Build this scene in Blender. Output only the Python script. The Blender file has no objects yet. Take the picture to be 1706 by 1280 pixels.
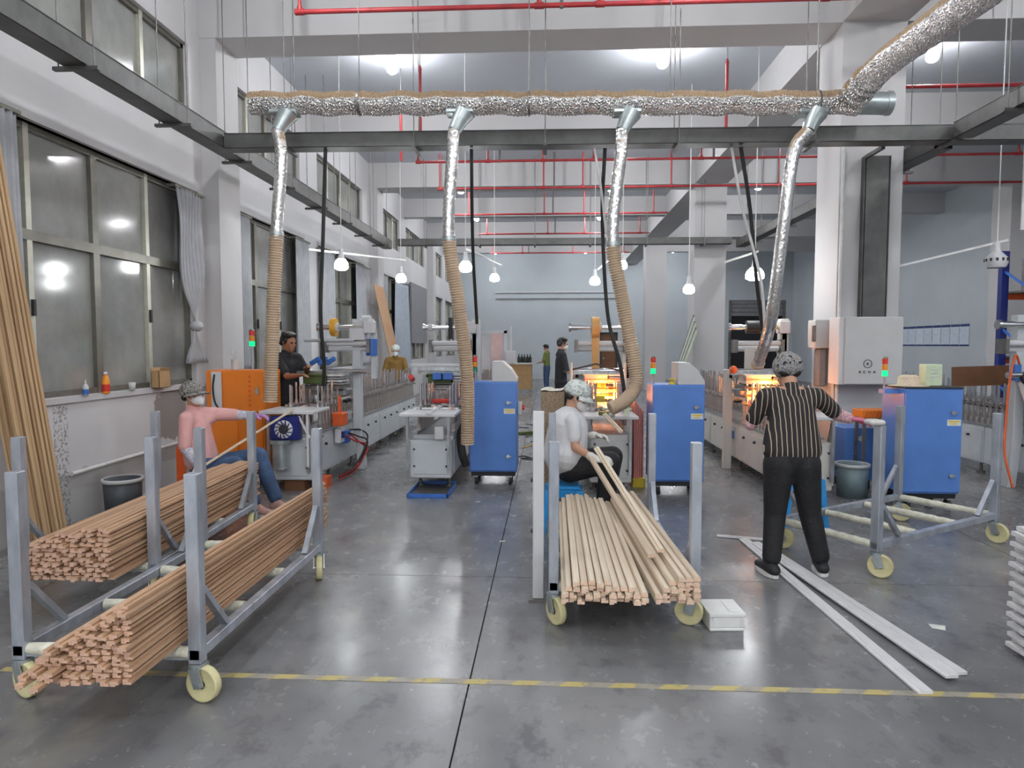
import bpy, bmesh, math, random
from mathutils import Vector, Matrix, Euler
random.seed(7)
S = bpy.context.scene
COL = S.collection
PI = math.pi
V = Vector

# ------------------------------------------------------------------ camera, world, exposure
cam_d = bpy.data.cameras.new('camera')
cam = bpy.data.objects.new('camera', cam_d); COL.objects.link(cam)
cam.location = (0, 0, 1.64)
cam.rotation_euler = (PI/2 - math.atan(65/1120), 0, math.atan(59/1120))
cam_d.sensor_width = 36; cam_d.lens = 36*1120/1706
cam_d.clip_start = 0.05; cam_d.clip_end = 200
S.camera = cam
w = bpy.data.worlds.new('night'); S.world = w; w.use_nodes = True
w.node_tree.nodes['Background'].inputs[0].default_value = (0.35, 0.42, 0.5, 1)
w.node_tree.nodes['Background'].inputs[1].default_value = 0.05
S.view_settings.view_transform = 'Standard'
S.view_settings.look = 'None'
S.view_settings.gamma = 1
S.view_settings.use_curve_mapping = False
S.view_settings.exposure = 1.05
S.cycles.max_bounces = 7
S.cycles.diffuse_bounces = 4
S.cycles.glossy_bounces = 4
S.cycles.sample_clamp_indirect = 4
S.cycles.caustics_reflective = False
S.cycles.caustics_refractive = False
BULB_POWER = 150.0       # emission of the ceiling bulbs
PEND_POWER = 30.0       # emission of the pendant lamps

# ------------------------------------------------------------------ materials
def new_mat(name):
    m = bpy.data.materials.new(name); m.use_nodes = True
    nt = m.node_tree
    return m, nt, nt.nodes['Principled BSDF']
def nd(nt, t, **kw):
    n = nt.nodes.new(t)
    for k, v in kw.items(): setattr(n, k, v)
    return n
def lk(nt, a, b): nt.links.new(a, b)
def ramp(nt, fac, stops):
    r = nd(nt, 'ShaderNodeValToRGB')
    e = r.color_ramp.elements
    while len(e) < len(stops): e.new(0.5)
    for i, (p, c) in enumerate(stops):
        e[i].position = p; e[i].color = (c[0], c[1], c[2], 1)
    lk(nt, fac, r.inputs[0]); return r.outputs[0]
def noise(nt, scale, detail=4, rough=.6, vec=None, sc=None):
    n = nd(nt, 'ShaderNodeTexNoise'); n.inputs['Scale'].default_value = scale
    n.inputs['Detail'].default_value = detail; n.inputs['Roughness'].default_value = rough
    if vec is None:
        vec = nd(nt, 'ShaderNodeTexCoord').outputs['Object']
    if sc:
        mp = nd(nt, 'ShaderNodeMapping'); mp.inputs['Scale'].default_value = sc
        lk(nt, vec, mp.inputs[0]); vec = mp.outputs[0]
    lk(nt, vec, n.inputs['Vector']); return n.outputs['Fac']
def mixc(nt, fac, a, b, mode='MIX'):
    m = nd(nt, 'ShaderNodeMix', data_type='RGBA', blend_type=mode)
    for i, x in ((0, fac), (6, a), (7, b)):
        if hasattr(x, 'links'): lk(nt, x, m.inputs[i])
        elif i == 0: m.inputs[0].default_value = x
        else: m.inputs[i].default_value = (x[0], x[1], x[2], 1)
    return m.outputs[2]
def math_(nt, op, a, b=0.0, c=None):
    m = nd(nt, 'ShaderNodeMath', operation=op)
    for i, x in enumerate((a, b, c)):
        if x is None: continue
        if hasattr(x, 'links'): lk(nt, x, m.inputs[i])
        else: m.inputs[i].default_value = x
    return m.outputs[0]
def bump(nt, b, h, strength=.3, dist=.01):
    n = nd(nt, 'ShaderNodeBump'); n.inputs['Strength'].default_value = strength; n.inputs['Distance'].default_value = dist
    lk(nt, h, n.inputs['Height']); lk(nt, n.outputs[0], b.inputs['Normal'])
def pm(name, col, rough=.5, metal=0., var=.12, scale=8, bmp=0., spec=.5, sc=None, bd=.01):
    """plain material: colour with a soft noise variation and optional fine relief"""
    m, nt, b = new_mat(name)
    f = noise(nt, scale, sc=sc)
    lo = [c*(1-var) for c in col]; hi = [min(1, c*(1+var)) for c in col]
    lk(nt, ramp(nt, f, [(.3, lo), (.7, hi)]), b.inputs['Base Color'])
    b.inputs['Roughness'].default_value = rough; b.inputs['Metallic'].default_value = metal
    b.inputs['Specular IOR Level'].default_value = spec
    if bmp: bump(nt, b, noise(nt, scale*6, 3, sc=sc), bmp, bd)
    return m
def emit(name, col, strength, base=(.8, .8, .8)):
    m, nt, b = new_mat(name)
    b.inputs['Base Color'].default_value = (*base, 1)
    b.inputs['Emission Color'].default_value = (*col, 1); b.inputs['Emission Strength'].default_value = strength
    return m
M = {}
M['white_paint'] = pm('white_paint', (.66, .66, .67), .45, var=.05, scale=3)
M['machine_grey'] = pm('machine_grey', (.60, .63, .65), .38, var=.05, scale=4)
M['machine_beige'] = pm('machine_beige', (.62, .60, .55), .42, var=.05, scale=4)
M['box_grey'] = pm('box_grey', (.56, .56, .55), .42, var=.04, scale=5)
M['blue_cabinet'] = pm('blue_cabinet', (.100, .235, .61), .38, var=.10, scale=2.5)
M['blue_dark'] = pm('blue_dark', (.01, .02, .16), .4)
M['blue_mid'] = pm('blue_mid', (.05, .17, .55), .4)
M['sky_blue'] = pm('sky_blue', (.03, .32, .75), .4, var=.06)
M['orange'] = pm('orange', (.82, .22, .02), .4, var=.08, scale=3)
M['orange_deep'] = pm('orange_deep', (.70, .11, .02), .45, var=.1)
M['red'] = pm('red_plastic', (.6, .03, .02), .4)
M['pipe_red'] = pm('pipe_red', (.42, .035, .04), .45, var=.2, scale=5)
M['steel'] = pm('steel', (.50, .52, .54), .3, .85, var=.25, scale=20, sc=(1, 1, .2))
M['steel_tube'] = pm('steel_tube', (.42, .45, .50), .36, .45, var=.30, scale=9, sc=(1, 1, .35), bmp=.05)
M['steel_dark'] = pm('steel_dark', (.20, .19, .18), .42, .6, var=.3, scale=7)
M['chrome'] = pm('chrome', (.75, .75, .76), .16, 1., var=.1)
M['rod'] = pm('rod', (.55, .50, .47), .3, .6, var=.2, scale=30)
M['tray_grey'] = pm('tray_grey', (.105, .105, .10), .42, .35, var=.25, scale=5)
M['black'] = pm('black', (.012, .012, .014), .5)
M['dark'] = pm('dark', (.03, .03, .033), .6)
M['rubber'] = pm('rubber', (.02, .02, .02), .7)
M['cream'] = pm('cream_wheel', (.72, .66, .36), .45, var=.12, scale=12)
M['pad'] = pm('pad_cream', (.70, .68, .56), .8, var=.2, scale=14, bmp=.5)
M['olive'] = pm('olive', (.09, .13, .035), .5)
M['green_pale'] = pm('green_pale', (.62, .72, .50), .5)
M['yellow'] = pm('yellow', (.75, .55, .04), .5)
M['foam'] = pm('foam', (.80, .80, .78), .8, var=.04)
M['paper'] = pm('paper', (.75, .74, .70), .8)
M['card'] = pm('cardboard', (.42, .26, .12), .85, var=.15, scale=6)
M['brown_board'] = pm('brown_board', (.17, .075, .035), .8)
M['particle'] = pm('particle_board', (.30, .22, .15), .9, var=.45, scale=60, bmp=.4)
M['curtain'] = pm('curtain_fabric', (.42, .43, .45), .85, var=.1, scale=6)
M['curtain_blue'] = pm('curtain_blue', (.42, .47, .54), .8, var=.1)
M['panel_grey'] = pm('panel_grey', (.22, .22, .23), .7)
M['bin_grey'] = pm('bin_grey', (.055, .062, .07), .5)
M['bin_teal'] = pm('bin_teal', (.17, .23, .24), .5)
M['zinc'] = pm('zinc', (.45, .50, .50), .35, .7, var=.2)
M['pink'] = pm('pink_film', (.72, .28, .24), .5, var=.25, scale=30, sc=(6, 6, .3))
M['pink_pale'] = pm('pink_pale', (.72, .50, .47), .6)
M['film_orange'] = pm('film_orange', (.75, .40, .13), .4, var=.08)
M['film_yellow'] = pm('film_yellow', (.80, .42, .03), .4)
M['white_mould'] = pm('white_moulding', (.74, .73, .73), .4, var=.05)
M['skin'] = pm('skin', (.50, .27, .18), .55, var=.08)
M['skin_tan'] = pm('skin_tan', (.36, .16, .09), .55, var=.08)
M['hair'] = pm('hair', (.012, .010, .009), .5, var=.3, scale=60)
M['mask'] = pm('mask_white', (.76, .75, .75), .8, var=.03)
M['mask_blue'] = pm('mask_blue', (.62, .74, .84), .8, var=.03)
M['tee_white'] = pm('tee_white', (.68, .68, .70), .85, var=.06, bmp=.2, scale=5, bd=.02)
M['tee_pink'] = pm('tee_pink', (.74, .40, .38), .85, var=.08, bmp=.2, scale=5, bd=.02)
M['tee_black'] = pm('tee_black', (.018, .018, .022), .85, var=.2)
M['tee_mustard'] = pm('tee_mustard', (.23, .13, .03), .85)
M['tee_olive'] = pm('tee_olive', (.16, .19, .05), .85)
M['trousers'] = pm('trousers_black', (.010, .010, .012), .75, var=.3, scale=6, bmp=.25, bd=.03)
M['denim'] = pm('denim', (.045, .085, .17), .8, var=.4, scale=9, bmp=.3)
M['glove'] = pm('glove_white', (.66, .64, .60), .9, var=.08, scale=20, bmp=.2)
M['glove_pink'] = pm('glove_pink', (.58, .16, .24), .8, var=.2, scale=14)
M['glove_purple'] = pm('glove_purple', (.42, .22, .45), .8, var=.25, scale=14)
M['shoe'] = pm('shoe', (.02, .02, .022), .6); M['sole'] = pm('sole', (.75, .74, .72), .6)
M['shoe_pink'] = pm('shoe_pink', (.55, .33, .28), .7, var=.2)
M['eye'] = pm('eye_dark', (.015, .01, .008), .2)
M['twig'] = pm('white_conduit', (.70, .70, .68), .5)
M['plastic_clear'] = pm('clear_cup', (.62, .63, .62), .3)

def floral(name, a, b, c, scale=38):
    m, nt, bs = new_mat(name)
    f = noise(nt, scale, 3, .65)
    lk(nt, ramp(nt, f, [(.38, a), (.45, b), (.50, a), (.56, c), (.62, a)]), bs.inputs['Base Color'])
    bs.inputs['Roughness'].default_value = .85
    return m
M['cap_dark'] = floral('cap_floral_dark', (.02, .02, .025), (.45, .45, .47), (.5, .46, .42), 30)
M['cap_light'] = floral('cap_floral_light', (.62, .66, .62), (.22, .30, .28), (.75, .76, .73), 30)
M['cap_bw'] = floral('cap_floral_black_white', (.03, .03, .03), (.50, .48, .45), (.38, .36, .30), 30)
M['sleeve'] = floral('sleeve_floral', (.62, .36, .38), (.36, .14, .18), (.70, .56, .54), 60)
M['sleeve_blue'] = floral('sleeve_blue_white', (.62, .60, .64), (.20, .20, .45), (.68, .66, .68), 60)

def stripes():
    m, nt, b = new_mat('shirt_striped')
    tc = nd(nt, 'ShaderNodeTexCoord').outputs['Object']
    sx = nd(nt, 'ShaderNodeSeparateXYZ'); lk(nt, tc, sx.inputs[0])
    n = noise(nt, 5, 2)
    x = math_(nt, 'ADD', sx.outputs[0], math_(nt, 'MULTIPLY', n, .02))
    fr = math_(nt, 'FRACT', math_(nt, 'MULTIPLY', x, 30.0))
    st = math_(nt, 'LESS_THAN', fr, .17)
    lk(nt, mixc(nt, st, (.017, .014, .016), (.48, .38, .27)), b.inputs['Base Color'])
    b.inputs['Roughness'].default_value = .8
    bump(nt, b, noise(nt, 9, 2), .3, .03)
    return m
M['striped'] = stripes()

def wood(name, a, b_, c):
    m, nt, b = new_mat(name)
    f = noise(nt, 26, 4, .6, sc=(3.0, .05, 3.0))
    base = ramp(nt, f, [(.28, a), (.5, b_), (.72, c)])
    rnd = nd(nt, 'ShaderNodeObjectInfo').outputs['Random']
    tint = ramp(nt, rnd, [(0, (.72, .66, .62)), (.35, (.92, .89, .86)), (1, (1.0, 1.0, 1.0))])
    lk(nt, mixc(nt, 1.0, base, tint, 'MULTIPLY'), b.inputs['Base Color'])
    b.inputs['Roughness'].default_value = .65
    return m
M['wood_red'] = wood('wood_red', (.46, .27, .165), (.60, .385, .24), (.70, .49, .325))
M['wood_pale'] = wood('wood_pale', (.62, .51, .37), (.72, .61, .465), (.80, .70, .56))
M['wood_end'] = pm('wood_end_grain', (.66, .42, .30), .8, var=.25, scale=40)
M['wood_end_pale'] = pm('wood_end_pale', (.70, .50, .37), .8, var=.25, scale=40)
M['wood_lean'] = wood('wood_lean', (.42, .27, .14), (.56, .38, .21), (.66, .48, .29))

def foil(name, amp):
    m, nt, b = new_mat(name)
    g = nd(nt, 'ShaderNodeNewGeometry')
    sx = nd(nt, 'ShaderNodeSeparateXYZ'); lk(nt, g.outputs['Normal'], sx.inputs[0])
    n = noise(nt, 14, 3)
    t = math_(nt, 'ADD', sx.outputs[2], math_(nt, 'MULTIPLY', math_(nt, 'SUBTRACT', n, .5), .5))
    dust = nd(nt, 'ShaderNodeMapRange'); lk(nt, t, dust.inputs[0]); dust.inputs[1].default_value = .10; dust.inputs[2].default_value = .26
    lk(nt, mixc(nt, dust.outputs[0], (.72, .71, .69), (.36, .25, .15)), b.inputs['Base Color'])
    lk(nt, math_(nt, 'MULTIPLY_ADD', dust.outputs[0], -.85, .95), b.inputs['Metallic'])
    lk(nt, math_(nt, 'MULTIPLY_ADD', dust.outputs[0], .5, .24), b.inputs['Roughness'])
    v = nd(nt, 'ShaderNodeTexVoronoi'); v.inputs['Scale'].default_value = amp[1]
    mp = nd(nt, 'ShaderNodeMapping'); mp.inputs['Scale'].default_value = (1.5, 1, 1)
    lk(nt, nd(nt, 'ShaderNodeTexCoord').outputs['Object'], mp.inputs[0]); lk(nt, mp.outputs[0], v.inputs['Vector'])
    bump(nt, b, v.outputs['Distance'], amp[0], .02)
    return m
M['foil'] = foil('foil_duct', (1.0, 48))
M['foil_smooth'] = foil('foil_smooth', (.22, 26))
M['hose'] = pm('corrugated_hose', (.50, .37, .25), .5, var=.12, scale=4)
M['hose_rib'] = M['hose']

def wall_mat(name, base, patches=True):
    m, nt, b = new_mat(name)
    g = nd(nt, 'ShaderNodeNewGeometry').outputs['Position']
    n1 = noise(nt, .8, 5, .6, vec=g); n2 = noise(nt, 6, 4, .6, vec=g)
    c = ramp(nt, n1, [(.3, [x*.95 for x in base]), (.7, [min(1, x*1.04) for x in base])])
    if patches:
        sx = nd(nt, 'ShaderNodeSeparateXYZ'); lk(nt, g, sx.inputs[0])
        # bare cement below the painted band, worn edges
        zz = math_(nt, 'ADD', sx.outputs[2], math_(nt, 'MULTIPLY', math_(nt, 'SUBTRACT', n2, .5), .22))
        low = math_(nt, 'LESS_THAN', zz, .47)
        yl = math_(nt, 'LESS_THAN', sx.outputs[1], 8.35)
        low = math_(nt, 'MULTIPLY', low, yl)
        c = mixc(nt, math_(nt, 'MULTIPLY', low, .55), c, (.36, .35, .33))
        # peeled paint strip
        py = math_(nt, 'ABSOLUTE', math_(nt, 'SUBTRACT', sx.outputs[1], 5.78))
        pk = math_(nt, 'MULTIPLY', math_(nt, 'LESS_THAN', py, .09), math_(nt, 'GREATER_THAN', noise(nt, 34, 4, .7, vec=g), .53))
        pk = math_(nt, 'MULTIPLY', pk, math_(nt, 'LESS_THAN', sx.outputs[2], 1.1))
        c = mixc(nt, math_(nt, 'MULTIPLY', pk, .75), c, (.17, .16, .15))
        # cement smear beside the seat
        vd = nd(nt, 'ShaderNodeVectorMath', operation='DISTANCE'); lk(nt, g, vd.inputs[0]); vd.inputs[1].default_value = (-4.34, 7.55, .86)
        dd = math_(nt, 'ADD', vd.outputs['Value'], math_(nt, 'MULTIPLY', math_(nt, 'SUBTRACT', n2, .5), .25))
        c = mixc(nt, math_(nt, 'MULTIPLY', math_(nt, 'LESS_THAN', dd, .33), .85), c, (.25, .22, .20))
    lk(nt, c, b.inputs['Base Color']); b.inputs['Roughness'].default_value = .75
    bump(nt, b, n2, .12, .01)
    return m
M['wall'] = wall_mat('wall_paint', (.62, .61, .615))
M['wall_plain'] = wall_mat('wall_plain', (.55, .54, .54), False)
M['wall_grey'] = wall_mat('wall_grey', (.50, .54, .57), False)
M['ceiling'] = wall_mat('ceiling_paint', (.50, .52, .56), False)

def floor_mat():
    m, nt, b = new_mat('polished_concrete')
    g = nd(nt, 'ShaderNodeNewGeometry').outputs['Position']
    n1 = noise(nt, .55, 5, .58, vec=g); n2 = noise(nt, 3.2, 3, .5, vec=g); n3 = noise(nt, 1.1, 5, .65, vec=g, sc=(1, .6, 1))
    c = ramp(nt, n1, [(.34, (.105, .105, .110)), (.5, (.190, .190, .196)), (.66, (.290, .288, .285))])
    c = mixc(nt, math_(nt, 'MULTIPLY', n2, .4), c, (.24, .238, .23))
    n4 = noise(nt, 4.5, 6, .72, vec=g, sc=(1, .7, 1))
    c = mixc(nt, ramp(nt, n4, [(.36, (.55,)*3), (.46, (0,)*3)]), c, (.085, .085, .088))
    c = mixc(nt, ramp(nt, n4, [(.56, (0,)*3), (.72, (.28,)*3)]), c, (.36, .355, .34))
    d = nd(nt, 'ShaderNodeMapRange'); lk(nt, n3, d.inputs[0]); d.inputs[1].default_value = .58; d.inputs[2].default_value = .72
    c = mixc(nt, math_(nt, 'MULTIPLY', d.outputs[0], .5), c, (.33, .29, .23))
    lk(nt, c, b.inputs['Base Color'])
    lk(nt, math_(nt, 'MULTIPLY_ADD', n4, .30, .10), b.inputs['Roughness'])
    b.inputs['Specular IOR Level'].default_value = .6
    bump(nt, b, noise(nt, 60, 2, .5, vec=g), .03, .001)
    return m
M['floor'] = floor_mat()

def glass_mat():
    m, nt, b = new_mat('dusty_glass')
    n = noise(nt, 2.2, 4)
    lk(nt, ramp(nt, n, [(.3, (.27, .275, .26)), (.7, (.40, .40, .375))]), b.inputs['Base Color'])
    b.inputs['Roughness'].default_value = .10; b.inputs['Specular IOR Level'].default_value = .9
    b.inputs['Transmission Weight'].default_value = .18; b.inputs['IOR'].default_value = 1.5
    return m
M['glass'] = glass_mat()
M['frame'] = pm('bronze_frame', (.20, .19, .16), .4, .5, var=.15)
M['frame_pale'] = pm('pale_frame', (.55, .54, .45), .4, .3, var=.1)

def tape_mat():
    m, nt, b = new_mat('marking_tape')
    g = nd(nt, 'ShaderNodeNewGeometry').outputs['Position']
    sx = nd(nt, 'ShaderNodeSeparateXYZ'); lk(nt, g, sx.inputs[0])
    u = math_(nt, 'ADD', sx.outputs[0], math_(nt, 'MULTIPLY', sx.outputs[1], -1.0))
    fr = math_(nt, 'FRACT', math_(nt, 'MULTIPLY', u, 4.2))
    st = math_(nt, 'LESS_THAN', fr, .5)
    c = mixc(nt, st, (.34, .31, .25), (.50, .41, .16))
    wv = noise(nt, 12, 4, .7, vec=g)
    c = mixc(nt, math_(nt, 'MULTIPLY', math_(nt, 'GREATER_THAN', wv, .56), .6), c, (.22, .21, .19))
    lk(nt, c, b.inputs['Base Color']); b.inputs['Roughness'].default_value = .5
    return m
M['tape'] = tape_mat()

def poster_mat():
    m, nt, b = new_mat('printed_notice')
    gen = nd(nt, 'ShaderNodeTexCoord').outputs['Generated']
    sx = nd(nt, 'ShaderNodeSeparateXYZ'); lk(nt, gen, sx.inputs[0])
    z = sx.outputs[2]
    rnd = nd(nt, 'ShaderNodeObjectInfo').outputs['Random']
    head = math_(nt, 'GREATER_THAN', z, .88); foot = math_(nt, 'LESS_THAN', z, .07)
    rows = math_(nt, 'LESS_THAN', math_(nt, 'FRACT', math_(nt, 'MULTIPLY', z, 17.0)), .45)
    gaps = noise(nt, 9, 2, .5, vec=gen, sc=(1, 1.6, 4))
    txt = math_(nt, 'MULTIPLY', rows, math_(nt, 'GREATER_THAN', math_(nt, 'ADD', gaps, math_(nt, 'MULTIPLY', rnd, .08)), .48))
    c = mixc(nt, txt, (.80, .86, .90), (.20, .30, .48))
    c = mixc(nt, math_(nt, 'MAXIMUM', head, foot), c, (.02, .04, .16))
    lk(nt, c, b.inputs['Base Color']); b.inputs['Roughness'].default_value = .6
    return m
M['poster'] = poster_mat()
M['bulb'] = emit('bulb_glow', (.95, .97, 1.0), BULB_POWER)
M['pend'] = emit('pendant_glow', (.95, .98, 1.0), PEND_POWER)
M['heat'] = emit('heat_lamp', (1.0, .28, .03), 1.4)
M['heat_soft'] = emit('heat_lamp_soft', (1.0, .45, .10), 9.0)
M['led_green'] = emit('led_green', (.0, 1.0, .22), .75, (.0, .3, .1))
M['led_amber'] = pm('led_amber', (.85, .30, .02), .3)
M['led_red'] = pm('led_red', (.70, .04, .02), .3)
M['led_off'] = pm('led_green_off', (.02, .22, .12), .3)

# ------------------------------------------------------------------ mesh builder
class MB:
    def __init__(s): s.v = []; s.f = []; s.sm = []
    def add(s, vs, fs, smooth=False):
        o = len(s.v); s.v += [tuple(p) for p in vs]
        s.f += [tuple(i+o for i in f) for f in fs]; s.sm += [smooth]*len(fs); return s
    def box(s, x0, y0, z0, x1, y1, z1):
        vs = [(x0,y0,z0),(x1,y0,z0),(x1,y1,z0),(x0,y1,z0),(x0,y0,z1),(x1,y0,z1),(x1,y1,z1),(x0,y1,z1)]
        return s.add(vs, [(0,3,2,1),(4,5,6,7),(0,1,5,4),(1,2,6,5),(2,3,7,6),(3,0,4,7)])
    def cb(s, c, d): return s.box(c[0]-d[0]/2, c[1]-d[1]/2, c[2]-d[2]/2, c[0]+d[0]/2, c[1]+d[1]/2, c[2]+d[2]/2)
    def bar(s, p0, p1, w, h=None, up=(0, 0, 1)):
        h = h or w; p0 = V(p0); p1 = V(p1); d = (p1-p0).normalized(); u = V(up)
        if abs(d.dot(u)) > .98: u = V((0, 1, 0))
        a = d.cross(u).normalized(); b = a.cross(d).normalized()
        vs = [q + a*(sx*w/2) + b*(sz*h/2) for q in (p0, p1) for sx, sz in ((-1,-1),(1,-1),(1,1),(-1,1))]
        return s.add(vs, [(0,1,2,3),(7,6,5,4),(0,4,5,1),(1,5,6,2),(2,6,7,3),(3,7,4,0)])
    def tube(s, path, r, n=10, caps=True):
        path = [V(p) for p in path]; N = len(path)
        rf = r if callable(r) else ((lambda i: r[i]) if isinstance(r, (list, tuple)) else (lambda i: r))
        t0 = (path[1]-path[0]).normalized()
        u = t0.orthogonal().normalized(); vs = []; prev = t0
        for i, p in enumerate(path):
            t = (path[min(i+1, N-1)] - path[max(i-1, 0)]).normalized()
            u = prev.rotation_difference(t) @ u; u = (u - t*u.dot(t)).normalized(); prev = t
            b = t.cross(u)
            vs += [p + (u*math.cos(2*PI*k/n) + b*math.sin(2*PI*k/n))*rf(i) for k in range(n)]
        fs = [(i*n+k, i*n+(k+1) % n, (i+1)*n+(k+1) % n, (i+1)*n+k) for i in range(N-1) for k in range(n)]
        s.add(vs, fs, True)
        if caps:
            s.add(vs[:n], [tuple(reversed(range(n)))]); s.add(vs[-n:], [tuple(range(n))])
        return s
    def cyl(s, p0, p1, r0, r1=None, n=14, caps=True): return s.tube([p0, p1], [r0, r0 if r1 is None else r1], n, caps)
    def lathe(s, prof, n=18, o=(0, 0, 0), ax=None):
        """profile of (radius, height) turned about z (or about the direction ax) at o"""
        q = V((0, 0, 1)).rotation_difference(V(ax)).to_matrix() if ax else Matrix.Identity(3)
        o = V(o); vs = []
        for r, z in prof: vs += [o + q @ V((r*math.cos(2*PI*k/n), r*math.sin(2*PI*k/n), z)) for k in range(n)]
        for i in range(len(prof)-1):
            pass
        fs = [(i*n+k, i*n+(k+1) % n, (i+1)*n+(k+1) % n, (i+1)*n+k) for i in range(len(prof)-1) for k in range(n)]
        return s.add(vs, fs, True)
    def prism(s, poly, a, b, axis='y'):
        """polygon of 2-D points swept from a to b along an axis"""
        def P(u, v, t): return {'x': (t, u, v), 'y': (u, t, v), 'z': (u, v, t)}[axis]
        n = len(poly); vs = [P(u, v, a) for u, v in poly] + [P(u, v, b) for u, v in poly]
        fs = [(i, (i+1) % n, n+(i+1) % n, n+i) for i in range(n)] + [tuple(reversed(range(n))), tuple(range(n, 2*n))]
        return s.add(vs, fs)
    def sph(s, c, r, n=12, m=8, sc=(1, 1, 1)):
        c = V(c); vs = [c + V((0, 0, -r*sc[2]))]
        for j in range(1, m):
            a = -PI/2 + PI*j/m
            vs += [c + V((r*math.cos(a)*math.cos(2*PI*k/n)*sc[0], r*math.cos(a)*math.sin(2*PI*k/n)*sc[1], r*math.sin(a)*sc[2])) for k in range(n)]
        vs.append(c + V((0, 0, r*sc[2]))); L = len(vs)-1
        fs = [(0, 1+(k+1) % n, 1+k) for k in range(n)]
        for j in range(m-2): fs += [(1+j*n+k, 1+j*n+(k+1) % n, 1+(j+1)*n+(k+1) % n, 1+(j+1)*n+k) for k in range(n)]
        fs += [(L, 1+(m-2)*n+k, 1+(m-2)*n+(k+1) % n) for k in range(n)]
        return s.add(vs, fs, True)
    def mesh(s, name, m):
        me = bpy.data.meshes.new(name); me.from_pydata(s.v, [], s.f)
        me.polygons.foreach_set('use_smooth', s.sm); me.update()
        if m: me.materials.append(m)
        return me

def root_of(o):
    while o.parent: o = o.parent
    return o
def link(name, me, parent=None, bevel=0., loc=None):
    o = bpy.data.objects.new(name, me); COL.objects.link(o)
    if parent: o.parent = parent
    if loc is not None: o.location = loc
    if bevel:
        b = o.modifiers.new('edge', 'BEVEL'); b.width = bevel; b.segments = 1; b.limit_method = 'ANGLE'; b.angle_limit = .9
    return o
def obj(name, mb, m, parent=None, bevel=0., world=False):
    """one mesh object; world=True: the shape is given in world coordinates under an unrotated thing"""
    if world and parent:
        l = root_of(parent).location; mb.v = [(x-l.x, y-l.y, z-l.z) for x, y, z in mb.v]
    return link(name, mb.mesh(name, M[m] if isinstance(m, str) else m), parent, bevel)
def tag(o, label, cat, group=None):
    o['label'] = label; o['category'] = cat; o['kind'] = 'thing'
    if group: o['group'] = group
    return o
def thing(name, label, cat, loc=(0, 0, 0), rz=0., group=None):
    o = bpy.data.objects.new(name, None); COL.objects.link(o); o.empty_display_size = .1
    o.location = loc; o.rotation_euler = (0, 0, rz); return tag(o, label, cat, group)
def solo(name, mb, m, label, cat, group=None, bevel=0.):
    """a thing that is one mesh: its origin goes to the centre of its base"""
    xs, ys, zs = zip(*mb.v); c = ((min(xs)+max(xs))/2, (min(ys)+max(ys))/2, min(zs))
    mb.v = [(x-c[0], y-c[1], z-c[2]) for x, y, z in mb.v]
    return tag(link(name, mb.mesh(name, M[m]), None, bevel, c), label, cat, group)
def struct(name, mb, m, parent=None):
    o = obj(name, mb, m, parent)
    if not parent: o['kind'] = 'structure'
    return o
KIDS = {}
def copy_tree(o, parent=None):
    c = o.copy(); COL.objects.link(c)
    if parent: c.parent = parent
    for ch in o.children: copy_tree(ch, c)
    return c
def spline(pts, n=8):
    """Catmull-Rom through points"""
    P = [V(p) for p in pts]; P = [P[0]*2-P[1]] + P + [P[-1]*2-P[-2]]; out = []
    for i in range(1, len(P)-2):
        a, b, c, d = P[i-1:i+3]
        for k in range(n):
            t = k/n
            out.append(.5*((2*b) + (c-a)*t + (2*a-5*b+4*c-d)*t*t + (3*b-a-3*c+d)*t**3))
    out.append(P[-2]); return out
# ------------------------------------------------------------------ the hall
XL, XR, YB, YF, ZC = -4.36, 11.5, 32.4, -7.6, 6.05
ZS = 5.46                                   # beam soffit
fl = MB().box(XL-.3, YF-.3, -.25, XR+.3, YB+.3, -.02)
floor = struct('floor', fl, 'dark')
xs = [XL-.25, -.375, 3.62, 7.6, XR+.25]; ys = [YF-.25, -2.1, 4.66, 10.6, 16.5, 22.4, 28.3, YB+.25]
for i in range(4):
    for j in range(7):
        obj('slab', MB().box(xs[i]+.004, ys[j]+.003, -.12, xs[i+1]-.004, ys[j+1]-.003, 0), 'floor', floor)
struct('ceiling', MB().box(XL-.3, YF-.3, ZC, XR+.3, YB+.3, ZC+.2), 'ceiling')
WB = []                                     # windows per bay: (y0, y1)
for c in (.4, 8.4, 16.4, 24.4): WB += [(c+.8, c+3.4), (c+4.3, c+7.4)]
WB[1] = (4.72, 8.14)
ZW = (1.17, 3.52, 4.36, 5.27)
def wall_grid(x0, x1, ycuts, zcuts, hole):
    mb = MB(); ny, nz = len(ycuts)-1, len(zcuts)-1
    def idx(s, j, k): return s*(ny+1)*(nz+1) + j*(nz+1) + k
    vs = [(x, y, z) for x in (x1, x0) for y in ycuts for z in zcuts]; fs = []
    solid = lambda j, k: 0 <= j < ny and 0 <= k < nz and not hole(j, k)
    for j in range(ny):
        for k in range(nz):
            if not solid(j, k): continue
            a, b, c, d = idx(0,j,k), idx(0,j+1,k), idx(0,j+1,k+1), idx(0,j,k+1)
            e, f, g, h = idx(1,j,k), idx(1,j+1,k), idx(1,j+1,k+1), idx(1,j,k+1)
            fs += [(a, b, c, d), (h, g, f, e)]
            if not solid(j-1, k): fs.append((a, d, h, e))
            if not solid(j+1, k): fs.append((b, f, g, c))
            if not solid(j, k-1): fs.append((a, e, f, b))
            if not solid(j, k+1): fs.append((d, c, g, h))
    return mb.add(vs, fs)
yc = [YF-.3] + [y for w_ in WB for y in w_] + [YB+.3]
zc = [0, ZW[0], ZW[1], ZW[2], ZW[3], ZC]
struct('wall_left', wall_grid(XL-.24, XL, yc, zc, lambda j, k: j % 2 == 1 and k in (1, 3)), 'wall')
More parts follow.
